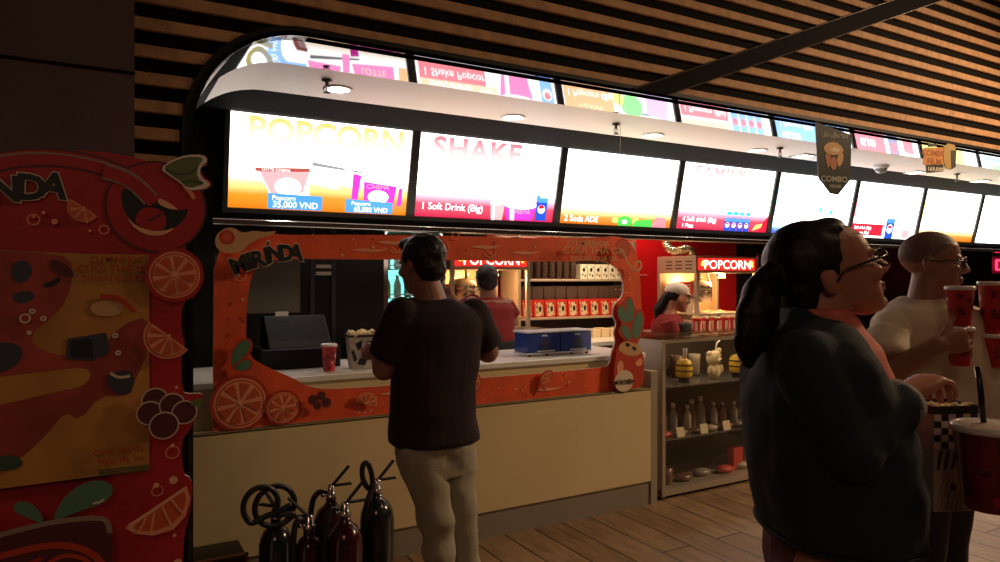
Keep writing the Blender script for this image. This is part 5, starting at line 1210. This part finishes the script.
def limb(mb, pts, rr):
    for i in range(len(pts) - 1): mb.cap(pts[i], pts[i + 1], rr[i], rr[i + 1])

# ------------------------------------------------------------------ woman in the dark jacket, in profile, near the camera
D = 1.6; s = FPX / D
p = lambda x, y, d=0: at_depth(x, y, D + d)
base = p(830, 560); base.z = 0
wom = empty('person', base, 'woman in dark jacket and glasses with black ponytail, holding a checkered popcorn carton', 'person')
yaw = R(-4); tilt = R(20)
F0 = (RT * math.cos(yaw) + FW * math.sin(yaw)); F = F0 * math.cos(tilt) + Z3 * math.sin(tilt); U = Z3 * math.cos(tilt) - F0 * math.sin(tilt); H = 104 / s
chin = p(882, 306); O = chin - F * (.345 * H) - U * (.03 * H)
b = MB(); P = head_prims(b, O, F, U, H, 1.08, 1.0, -.15, .02)
b.loft([section(p(806, 352), F0 * .07, FW * .085, 18), section(p(815, 330), F0 * .058, FW * .058, 18), section(p(822, 305), F0 * .06, FW * .055, 18), section(p(828, 285), F0 * .062, FW * .05, 18)])
# trunk and legs under the clothes
b.loft([section(p((xa + xb) / 2, y), RT * ((xb - xa) / 2 / s), FW * l, 22, 2.3) for y, xa, xb, l in ((338, 785, 842, .08), (352, 775, 850, .13), (385, 765, 880, .145), (430, 766, 893, .15), (470, 770, 890, .14), (520, 775, 890, .13), (560, 780, 886, .13))])
SH, EL, WR = p(800, 354, -.135), p(852, 452, -.195), p(902, 398, -.10)
SHl, ELl, WRl = p(806, 352, .17), p(890, 455, .22), p(1022, 466, -.07)
limb(b, [SH, EL, WR], [.042, .036, .028]); limb(b, [SHl, ELl, WRl], [.04, .036, .028])
hd_dir = (p(932, 378, -.06) - WR).normalized()
hand_prims(b, WR + hd_dir * .012, hd_dir, -Z3 + RT * .1, FW, 1.0, (38, 45, 30), 18, 4)
cupW = p(986, 505, -.03)
hand_prims(b, WRl, (-FW * .95 + RT * .1).normalized(), -RT, Z3, 1.0, (25, 30, 25), 15, 4)
fl = lambda x, d, z: Vector((p(x, 560, d).x, p(x, 560, d).y, z))
for d in (-.09, .09): limb(b, [fl(832, d, .84), fl(836, d, .46), fl(832, d, .09)], [.085, .055, .04])
lipf = lambda c: ((c - P(.40, 0, .22)).length < .115 * H and abs((c - P(.4, 0, .218)).dot(U)) < .045 * H and (c - P(.40, 0, .22)).dot(F) > -.02 * H)
blob('body', b, [SK_W, M_lip], wom, .0048, 3, paint=[(lipf, 1)])
face_parts(P, F, U, H, wom); spectacles(P, F, U, H, wom)
# hair pulled back into a full ponytail
h = MB(); L = U.cross(F)
h.ell(P(-.17, 0, .685), F * (.415 * H), L * (.368 * H), U * (.385 * H), 24, 16); h.ell(P(-.36, 0, .42), F * (.20 * H), L * (.30 * H), U * (.32 * H)); h.ell(P(-.22, 0, .66), F * (.25 * H), L * (.365 * H), U * (.20 * H)); h.ell(P(.02, 0, .89), F * (.25 * H), L * (.27 * H), U * (.135 * H)); h.ell(P(-.43, 0, .66), F * (.17 * H), L * (.2 * H), U * (.18 * H))
limb(h, [p(785, 270), p(769, 276, -.01), p(759, 293, -.02), p(755, 315, -.03), p(752, 338, -.035), p(748, 362, -.04)], [.026, .028, .037, .040, .035, .016])
limb(h, [p(760, 290, -.03), p(748, 312, -.04), p(744, 338, -.045), p(742, 357, -.05)], [.024, .026, .022, .010]); limb(h, [p(768, 290, -.02), p(766, 320, -.03), p(762, 345, -.04)], [.026, .028, .014])
blob('hair', h, M_hair, wom, .0055, 4, .004, 34)
a = MB(); c0 = p(777, 273, -.005); ax = (p(769, 276) - p(785, 270)).normalized(); o_ = ax.orthogonal().normalized(); o2 = ax.cross(o_)
a.tube([c0 + o_ * (.032 * math.cos(R(t))) + o2 * (.032 * math.sin(R(t))) for t in range(0, 361, 20)], .008, 8, 0, False); a.build('hair_tie', m_apron, wom)
# shirt
a = MB()
a.loft([section(p((xa + xb) / 2, y), RT * ((xb - xa) / 2 / s), FW * l, 22, 2.2) for y, xa, xb, l in ((322, 793, 850, .072), (333, 785, 862, .10), (345, 780, 870, .13), (370, 775, 880, .15), (402, 775, 893, .16), (440, 775, 897, .16))])
a.loft([section(p(x, y), F0 * (w / s), FW * l, 18) for x, y, w, l in ((823, 330, 36, .085), (820, 320, 34, .082), (816, 311, 31, .076), (815, 308, 29, .072))])
limb(a, [p(846, 336, -.03), p(862, 352, -.05), p(874, 380, -.05)], [.022, .026, .02])
blob('shirt', a, m_salmon, wom, .006, 4, .004, 22)
# jacket with long sleeves
a = MB()
a.loft([section(p((xa + xb) / 2, y), RT * ((xb - xa) / 2 / s), FW * l, 26, 2.4) for y, xa, xb, l in ((307, 783, 806, .055), (312, 781, 815, .07), (318, 779, 826, .095), (326, 774, 836, .135), (337, 766, 846, .175), (352, 759, 856, .20), (375, 754, 868, .205), (405, 751, 886, .205), (440, 751, 902, .20), (480, 757, 907, .195), (508, 763, 905, .20), (527, 766, 903, .205))])
limb(a, [SH + RT * .012 + Z3 * -.01, p(826, 402, -.170), EL], [.066, .062, .056])
dW = (WR - EL).normalized()
a.cap(EL, EL + dW * .06, .054, .055); a.cone(EL + dW * .05, EL + dW * ((WR - EL).length - .012), .056, .053, 24)
limb(a, [SHl, ELl], [.076, .062]); a.cone(ELl, ELl + (WRl - ELl) * .82, .06, .05, 20)
jo = blob('jacket', a, m_teal, wom, .0065, 10, .012, 12)
a = MB(); q1 = EL + dW * ((WR - EL).length - .03); 
rings = []
ax = dW.orthogonal().normalized(); ay = dW.cross(ax)
a.loft([section(q1 - dW * .012, ax * .052, ay * .052, 24), section(q1 - dW * .008, ax * .0565, ay * .0565, 24), section(q1 + dW * .022, ax * .055, ay * .055, 24), section(q1 + dW * .026, ax * .050, ay * .050, 24), section(q1 + dW * .01, ax * .044, ay * .044, 24)], 0, True, False); a.build('sleeve_lining', m_cuff, wom)
a = MB(); rg = section(p(834.5, 527), RT * (69 / s), FW * .207, 40, 2.4); a.tube(rg + [rg[0]], .005, 8, 0, False); a.build('hem', m_teal, jo)
a = MB()
a.loft([section(p(835, y), RT * (w / s), FW * l, 24, 2.3) for y, w, l in ((510, 56, .16), (530, 62, .18), (565, 64, .185), (600, 58, .16))])
for d in (-.085, .085): a.loft([section(fl(x, d, z), RT * w, FW * l, 22, 2.2) for x, z, w, l in ((834, .82, .125, .085), (834, .74, .12, .09), (836, .60, .10, .09), (836, .42, .085, .08), (832, .10, .075, .07))])
blob('trousers', a, m_maroon, wom, .008, 4, .006, 9)
for d in (-.09, .09): shoe(fl(832, d, .0), F0, wom)

# her carton: black rim, checkered band, grey body
q = p(941, 506, .005); q = Vector(q)
ctn = empty('popcorn_carton', q, 'grey popcorn carton with black and white checkered top, held under the woman\'s hand', 'popcorn carton')
ry = math.atan2(RT.y, RT.x) + R(6); ax = Vector((math.cos(ry), math.sin(ry), 0)); ay = Vector((-ax.y, ax.x, 0)); hh = 104 / s; w_ = 22.5 / s
m_ctn = mat('carton_grey_print', (.34, .29, .27), .6, var=.18, vscale=30); m_ck0 = mat('check_white', (.66, .58, .52), .6); m_ck1 = mat('check_black', (.02, .018, .02), .6)
kz = lambda v: .96 + .06 * v
a = MB(); a.loft([[q + ax * (sx * w_ * kz(v)) + ay * (sy * w_ * .85 * kz(v)) + Z3 * (v * hh) for sx, sy in ((-1, -1), (1, -1), (1, 1), (-1, 1))] for v in (0, .96)], 0, True, True, False); a.build('body', m_ctn, ctn, bevel=.003)
a = MB()
fp = lambda u, v, o=.001: q + ax * (u * w_ * kz(v)) - ay * (w_ * .85 * kz(v) + o) + Z3 * (v * hh)
sp_ = lambda u, v, o=.001: q + ax * (w_ * kz(v) + o) + ay * (u * w_ * .85 * kz(v)) + Z3 * (v * hh)
n = 6
for f_ in (fp, sp_):
    for i in range(n):
        for j in range(5):
            u0, u1 = -1 + 2 * i / n, -1 + 2 * (i + 1) / n; v0, v1 = .60 + .065 * j, .60 + .065 * (j + 1)
            a.add([f_(u0, v0), f_(u1, v0), f_(u1, v1), f_(u0, v1)], [(0, 1, 2, 3)], (i + j) % 2)
    for k in range(5):
        u = -.9 + .35 * k; a.add([f_(u, .40), f_(u + .14, .40), f_(u + .3, .58), f_(u + .16, .58)], [(0, 1, 2, 3)], 1)
    a.add([f_(-.1 + .16 * math.cos(t * .7), .24 + .035 * math.sin(t * .7)) for t in range(9)], [tuple(range(9))], 1)
    for k in range(8): u = -.95 + .24 * k; a.add([f_(u, .03), f_(u + .05, .03), f_(min(u + .45, .98), .32), f_(min(u + .40, .93), .32)], [(0, 1, 2, 3)], 2)
a.keep = True; a.build('checkered_print', [m_ck0, m_ck1, mat('carton_stripe', (.24, .20, .185), .6)], ctn)
a = MB(); a.loft([[q + ax * (sx * w_ * 1.05) + ay * (sy * w_ * .90) + Z3 * (v * hh) for sx, sy in ((-1, -1), (1, -1), (1, 1), (-1, 1))] for v in (.925, 1.0)], 0, True, False, False); a.build('rim_band', m_ck1, ctn)
a = MB(); kernels(a, q + Z3 * (hh * .93), w_ * .85, w_ * .7, 40, 9, .008, .012); po = a.build('popcorn', m_pop, ctn); po['kind'] = 'stuff'
# her big lidded cup with a straw
D = 1.43; s = FPX / D; q = p(990, 508, 0); r = 33 / s; hh = 80 / s
e = cup(q, hh, r, 'large dark red lidded cup with black straw beside the checkered carton', seed=8)
for ch in e.children:
    if ch.name.startswith('body'): ch.data.materials[0] = mat('large_cup_maroon', (.20, .010, .025), .3, var=.3, vscale=14)
    if ch.name.startswith('printed'): ch.data.materials[0] = mat('cup_plum_print', (.09, .008, .02), .35); ch.data.materials[1] = mat('cup_red_print', (.40, .02, .035), .35)
a = MB(); a.ell(q + Z3 * (hh + .004), X3 * r * .95, Y3 * r * .95, Z3 * .008, 24, 8); ice = a.build('lid_dome', mat('cloudy_lid', (.62, .52, .42), .35, var=.3, vscale=40, bump=.4, bscale=60), e)
a = MB(); a.tube([p(984, 426, 0), p(981, 395, 0), p(977.5, 366, 0)], .0058, 10); a.build('straw', mat('black_straw', (.012, .010, .010), .3), e)

# ------------------------------------------------------------------ shaven-headed man with cups
D = 2.6; s2 = FPX / D
p = lambda x, y, d=0: at_depth(x, y, D + d)
base = p(930, 560); base.z = 0
man = empty('person', base, 'shaven-headed man in beige t-shirt and glasses holding stacked red cups in both hands', 'person')
yw = R(-30); F = RT * math.cos(yw) + FW * math.sin(yw); U = Z3; H = 63 / s2; L = U.cross(F)
O = p(931, 294)
b = MB(); P = head_prims(b, O, F, U, H, 1.1, 1.05)
b.loft([section(p(922, 322), RT * .10, FW * .085, 18), section(p(925, 307), RT * .068, FW * .064, 18), section(p(928, 288), RT * .062, FW * .06, 18), section(p(930, 275), RT * .06, FW * .06, 18)])
b.loft([section(p((xa + xb) / 2, y, .02), RT * ((xb - xa) / 2 / s2), FW * l, 22, 2.3) for y, xa, xb, l in ((316, 896, 975, .08), (330, 882, 990, .11), (370, 886, 992, .12), (430, 892, 988, .12), (470, 892, 986, .13))])
SH, EL, WR = p(886, 330, -.10), p(889, 372, -.20), p(939, 345, -.285)
SHl, ELl, WRl = p(992, 330, .06), p(1030, 385, .02), p(1018, 352, -.06)
limb(b, [SH, EL, WR], [.044, .042, .031]); limb(b, [SHl, ELl, WRl], [.055, .042, .031])
C1 = p(960, 365.5, -.24); C2 = p(993, 366.5, -.10)
hand_prims(b, WR, (RT * .97 + Z3 * .2), FW * 1.0, Z3, 1.02, (30, 48, 35), 18, 3)
hand_prims(b, WRl, (-RT * .8 + Z3 * .25 + FW * .35), -FW, Z3, 1.0, (25, 45, 35), 15, 3)
fl = lambda x, d, z: Vector((p(x, 560, d).x, p(x, 560, d).y, z))
for x, d in ((922, -.06), (946, .08)): limb(b, [fl(x, d, .85), fl(x, d, .47), fl(x - 4, d, .09)], [.085, .058, .042])
stub = lambda c: (c - O).dot(U) / H > .50 + .75 * max(0, (c - O).dot(F) / H + .08) + .03 * noise.noise(c * 60)
lipf = lambda c: ((c - P(.40, 0, .22)).length < .115 * H and abs((c - P(.4, 0, .218)).dot(U)) < .04 * H and (c - P(.40, 0, .22)).dot(F) > -.02 * H)
blob('body', b, [SK_M, M_lip, M_stub], man, .0055, 3, paint=[(stub, 2), (lipf, 1)])
face_parts(P, F, U, H, man); spectacles(P, F, U, H, man)
a = MB()
a.loft([section(p((xa + xb) / 2, y, .02), RT * ((xb - xa) / 2 / s2), FW * l, 26, 2.4) for y, xa, xb, l in ((299, 903, 957, .08), (303, 897, 966, .095), (309, 886, 980, .12), (320, 876, 991, .135), (336, 874, 995, .14), (370, 880, 997, .145), (430, 884, 996, .15), (475, 884, 994, .155))])
limb(a, [SH + RT * .02, p(886, 343, -.13)], [.066, .068]); dv = (p(884, 350, -.16) - SH).normalized(); a.cone(SH + dv * .03, p(886, 360, -.175), .076, .076, 22)
limb(a, [SHl, p(1005, 350, .06)], [.078, .074])
blob('t_shirt', a, m_beige, man, .007, 9, .016, 10)
a = MB()
for x, d in ((922, -.05), (946, .07)): a.loft([section(fl(x + dx, d, z), RT * w, FW * l, 22, 2.2) for dx, z, w, l in ((6, .98, .13, .085), (2, .84, .115, .095), (-2, .66, .10, .10), (-5, .45, .085, .085), (-10, .09, .08, .08))])
blob('trousers', a, m_blkcl, man, .008, 4, .006, 9)
for x, d in ((918, -.05), (942, .07)): shoe(fl(x, d, 0), F, man)
for c_, nm, hs in ((C1, 'left of the other stack', (365.5, 327, 288)), (C2, 'at the right edge of the photo', (366.5, 334, 283.5))):
    sc_ = FPX / c_.dot(FW); z0 = c_.z; h1 = (hs[0] - hs[1]) / sc_ - .006; h2 = (hs[1] - hs[2]) / sc_ - .004
    cup(c_, h1, 12.5 / sc_, 'lower red cup of the shaven-headed man\'s stack ' + nm, None, 12)
    cup(c_ + Z3 * (h1 + .009), h2, 13 / sc_, 'upper red cup of the shaven-headed man\'s stack ' + nm, None, 15)

# ------------------------------------------------------------------ man at the counter, seen from behind
D = 2.85; s3 = FPX / D
p = lambda x, y, d=0: at_depth(x, y, D + d)
base = p(440, 560); base.z = 0
mc = empty('person', base, 'man in dark t-shirt and pale jeans seen from behind, standing at the cream counter', 'person')
F = Vector((-.34, 1, -.10)).normalized(); U = (Z3 - F * F.z).normalized(); L = U.cross(F); H = 57 / s3
O = p(424, 293, -.0)
b = MB(); P = head_prims(b, O, F, U, H, 1.1)
b.loft([section(p(432, 310), X3 * .10, Y3 * .075, 18), section(p(430, 297), X3 * .066, Y3 * .066, 18), section(p(425, 280), X3 * .06, Y3 * .065, 18)])
TS = ((306, 433, .13, .085), (318, 437, .175, .105), (345, 437, .172, .115), (385, 434, .16, .115), (420, 433, .14, .10), (455, 434, .12, .085))
b.loft([section(p(x, y), X3 * w, Y3 * dd, 22, 2.4) for y, x, w, dd in TS])
SH, EL, WR = p(402, 317, -.09), p(384, 369, -.07), p(378, 353, .17)
SHr, ELr, WRr = p(474, 316, .09), p(488, 352, .14), p(470, 345, .34)
limb(b, [SH, EL, WR], [.056, .047, .032]); limb(b, [SHr, ELr, WRr], [.056, .047, .032])
hand_prims(b, WR, (Y3 * .9 - X3 * .25 + Z3 * .05), X3 * .8 - Z3 * .4, Z3, 1.0, (20, 30, 25)); hand_prims(b, WRr, (Y3 * .9 - X3 * .35 + Z3 * .1), -X3, Z3, 1.0, (30, 40, 30))
HPl, KNl, ANl = p(418, 452, -.05), p(437, 525, -.04), p(446, 614, -.05); HPr, KNr, ANr = p(453, 452, .05), p(460, 525, .05), p(473, 612, .06)
limb(b, [HPl, KNl, ANl], [.075, .048, .038]); limb(b, [HPr, KNr, ANr], [.075, .048, .038])
blob('body', b, SK_M, mc, .006, 3)
face_parts(P, F, U, H, mc)
h = MB(); h.ell(P(-.06, 0, .665), F * (.435 * H), L * (.36 * H), U * (.385 * H), 22, 14); h.ell(P(-.22, 0, .45), F * (.24 * H), L * (.315 * H), U * (.28 * H)); h.ell(P(.22, 0, .88), F * (.22 * H), L * (.26 * H), U * (.14 * H))
blob('hair', h, M_hair, mc, .0055, 4, .005, 45)
a = MB()
a.loft([section(p(x, y), X3 * w, Y3 * dd, 26, 2.5) for y, x, w, dd in ((299, 431, .085, .078), (304, 433, .125, .088), (310, 437, .165, .10), (322, 438, .19, .118), (350, 437, .180, .126), (385, 434, .170, .128), (420, 433, .176, .136), (440, 434, .182, .143))])
dl = (EL - SH).normalized(); a.cap(SH, SH + dl * .04, .074, .076); a.cone(SH, SH + dl * .175, .078, .078, 24); dr = (ELr - SHr).normalized(); a.cap(SHr, SHr + dr * .04, .074, .076); a.cone(SHr, SHr + dr * .14, .078, .080, 24)
blob('t_shirt', a, m_wine, mc, .007, 6, .013, 9)
a = MB()
a.loft([section(p(x, y), X3 * w, Y3 * dd, 26, 2.4) for y, x, w, dd in ((428, 434, .150, .108), (445, 435, .162, .120), (460, 436, .158, .12), (472, 437, .13, .105))])
a.ell(p(419, 456, -.10), X3 * .08, Y3 * .06, Z3 * .08); a.ell(p(452, 456, .0), X3 * .08, Y3 * .06, Z3 * .08)
def leg(h, k, an): a.loft([section(q, X3 * w, Y3 * l, 22, 2.2) for q, w, l in ((h, .086, .108), (h.lerp(k, .5), .076, .088), (k, .062, .070), (k.lerp(an, .5), .056, .064), (an, .056, .066))])
leg(HPl, KNl, ANl + Z3 * -.02); leg(HPr, KNr, ANr + Z3 * -.02)
fold = lambda c: .5 * math.sin(c.z * 42 + 3 * noise.noise(c * 4)) * max(0, noise.noise(c * 3 + Vector((5, 0, 0))) + .25)
jn = blob('jeans', a, m_jean, mc, .007, 6, .017, 11, fold=fold)
shoe(Vector((ANl.x, ANl.y, 0)), Y3, mc); shoe(Vector((ANr.x, ANr.y, 0)), Y3, mc)

# ------------------------------------------------------------------ staff behind the counter
def staff(D, px, label, build):
    global p
    p = lambda x, y, d=0: at_depth(x, y, D + d)
    base = p(px, 400); base.z = 0
    e = empty('person', base, label, 'person'); build(e, FPX / D); return e
def st_man(e, s):
    F = (Vector((.25, 1, 0))).normalized(); U = Z3; L = U.cross(F); H = .215; O = p(486.5, 296)
    b = MB(); P = head_prims(b, O, F, U, H)
    b.loft([section(p(489, 303), X3 * .09, Y3 * .07), section(p(488, 296), X3 * .06, Y3 * .06), section(p(487, 284), X3 * .055, Y3 * .06)])
    b.loft([section(p(x, y), X3 * w, Y3 * d, 20, 2.4) for y, x, w, d in ((300, 489, .15, .09), (312, 490, .165, .11), (330, 491, .15, .11), (350, 491, .15, .12), (375, 491, .16, .12))])
    limb(b, [p(472, 303, -.05), p(462, 310, .12), p(452, 297, .25)], [.05, .042, .03]); limb(b, [p(507, 305, .06), p(513, 322, .12), p(500, 318, .3)], [.05, .042, .03])
    hand_prims(b, p(452, 297, .25), Vector((-.3, .5, .5)), Vector((1, 0, .2)), Z3, 1, (20, 25, 20)); hand_prims(b, p(500, 318, .3), Vector((-.2, .9, .2)), Vector((-1, 0, 0)), Z3, 1, (20, 25, 20))
    for x in (485, 497): q = p(x, 380); limb(b, [q, Vector((q.x, q.y, .45)), Vector((q.x, q.y, .08))], [.08, .055, .042])
    blob('body', b, SK_M, e, .007, 3)
    face_parts(P, F, U, H, e)
    h = MB(); h.ell(P(-.06, 0, .67), F * (.44 * H), L * (.37 * H), U * (.39 * H)); h.ell(P(-.22, 0, .45), F * (.24 * H), L * (.32 * H), U * (.28 * H)); blob('hair', h, M_hair, e, .008, 3, .005, 40)
    a = MB(); a.loft([section(p(x, y), X3 * w, Y3 * d, 22, 2.4) for y, x, w, d in ((297, 488, .08, .07), (301, 489, .14, .09), (308, 490, .178, .115), (330, 491, .168, .125), (352, 491, .172, .13))])
    a.cone(p(474, 303, -.04), p(465, 308, .09), .068, .07, 18); a.cone(p(504, 304, .06), p(511, 317, .1), .068, .07, 18); blob('uniform_shirt', a, m_redcl, e, .008, 4, .008, 10)
    a = MB(); a.loft([section(p(491, y), X3 * w, Y3 * d, 22, 2.3) for y, w, d in ((340, .18, .138), (352, .185, .142), (366, .185, .145), (395, .19, .15))]); blob('apron', a, m_apron, e, .009, 3, .006, 9)
    a = MB()
    for x in (485, 497): q = p(x, 380); a.loft([section(Vector((q.x, q.y, z)), X3 * w, Y3 * w, 18) for z, w in ((.9, .11), (.45, .08), (.09, .07))])
    blob('trousers', a, m_blkcl, e, .01, 3)
    for x in (485, 497): q = p(x, 380); shoe(Vector((q.x, q.y, 0)), F, e)
staff(4.95, 489, 'staff member in red uniform seen from behind, reaching into the first popcorn machine', st_man)
def st_wom(e, s):
    F = (RT * .98 + FW * .15 - Z3 * .12).normalized(); F0 = Vector((F.x, F.y, 0)).normalized(); U = (Z3 - F * F.z).normalized(); L = U.cross(F); H = .215; O = p(676, 311.5)
    b = MB(); P = head_prims(b, O, F, U, H)
    b.loft([section(p(667, 318), F0 * .07, L * .08), section(p(670, 310), F0 * .05, L * .05), section(p(673, 300), F0 * .05, L * .05)])
    b.loft([section(p(x, y), F0 * w, L * d, 20, 2.3) for y, x, w, d in ((318, 668, .09, .13), (326, 669, .11, .16), (345, 670, .11, .15), (370, 668, .10, .13), (395, 666, .12, .15))])
    limb(b, [p(668, 325, -.15), p(676, 350, -.18), p(694, 340, -.08)], [.034, .036, .028]); limb(b, [p(668, 325, .15), p(676, 350, .17), p(694, 341, .08)], [.034, .036, .028])
    for d in (-.08, .08): q = p(668, 395, d); limb(b, [q, Vector((q.x, q.y, .45)), Vector((q.x, q.y, .08))], [.08, .055, .042])
    hand_prims(b, p(694, 340, -.08), F0, -Z3, None, 1, (20, 25, 20)); hand_prims(b, p(694, 341, .08), F0, -Z3, None, 1, (20, 25, 20))
    blob('body', b, SK_W, e, .007, 3); face_parts(P, F, U, H, e)
    h = MB(); h.ell(P(-.12, 0, .64), F * (.37 * H), L * (.35 * H), U * (.34 * H)); limb(h, [P(-.42, 0, .52), p(659, 309), p(657, 320)], [.034, .042, .02]); blob('hair', h, M_hair, e, .007, 3, .004, 40)
    c = MB(); c.ell(P(-.05, 0, .78), F * (.46 * H), L * (.39 * H), U * (.30 * H), 22, 14); c.loft([section(P(f, 0, .70 - .05 * k), L * (w * H), U * (.022 * H), 18, 2.3) for k, (f, w) in enumerate(((.2, .36), (.45, .33), (.66, .25), (.78, .12)))]); blob('cap', c, m_cap, e, .006, 3)
    a = MB(); a.loft([section(p(x, y), F0 * w, L * d, 22, 2.3) for y, x, w, d in ((314, 668, .07, .085), (318, 668, .10, .14), (326, 669, .125, .18), (350, 670, .125, .17), (385, 668, .12, .16))])
    a.cone(p(668, 321, -.16), p(673, 338, -.18), .065, .065, 16); a.cone(p(668, 321, .16), p(673, 338, .18), .065, .065, 16); blob('uniform_shirt', a, m_redcl, e, .008, 3, .006, 10)
    a = MB(); a.loft([section(p(x, y), F0 * w, L * d, 22, 2.3) for y, x, w, d in ((322, 675, .10, .19), (330, 675, .115, .195), (350, 675, .12, .185), (390, 674, .13, .17))]); blob('apron', a, m_apron, e, .008, 3, .005, 9)
    a = MB()
    for d in (-.08, .08): q = p(668, 395, d); a.loft([section(Vector((q.x, q.y, z)), X3 * w, Y3 * w, 18) for z, w in ((.9, .11), (.45, .08), (.09, .07))])
    blob('trousers', a, m_blkcl, e, .01, 3)
    for d in (-.08, .08): q = p(668, 395, d); shoe(Vector((q.x, q.y, 0)), F0, e)
staff(5.55, 668, 'staff member in white cap and red uniform facing right before the silver-hosed popcorn machine', st_wom)

bpy.data.scenes.remove(TMP)
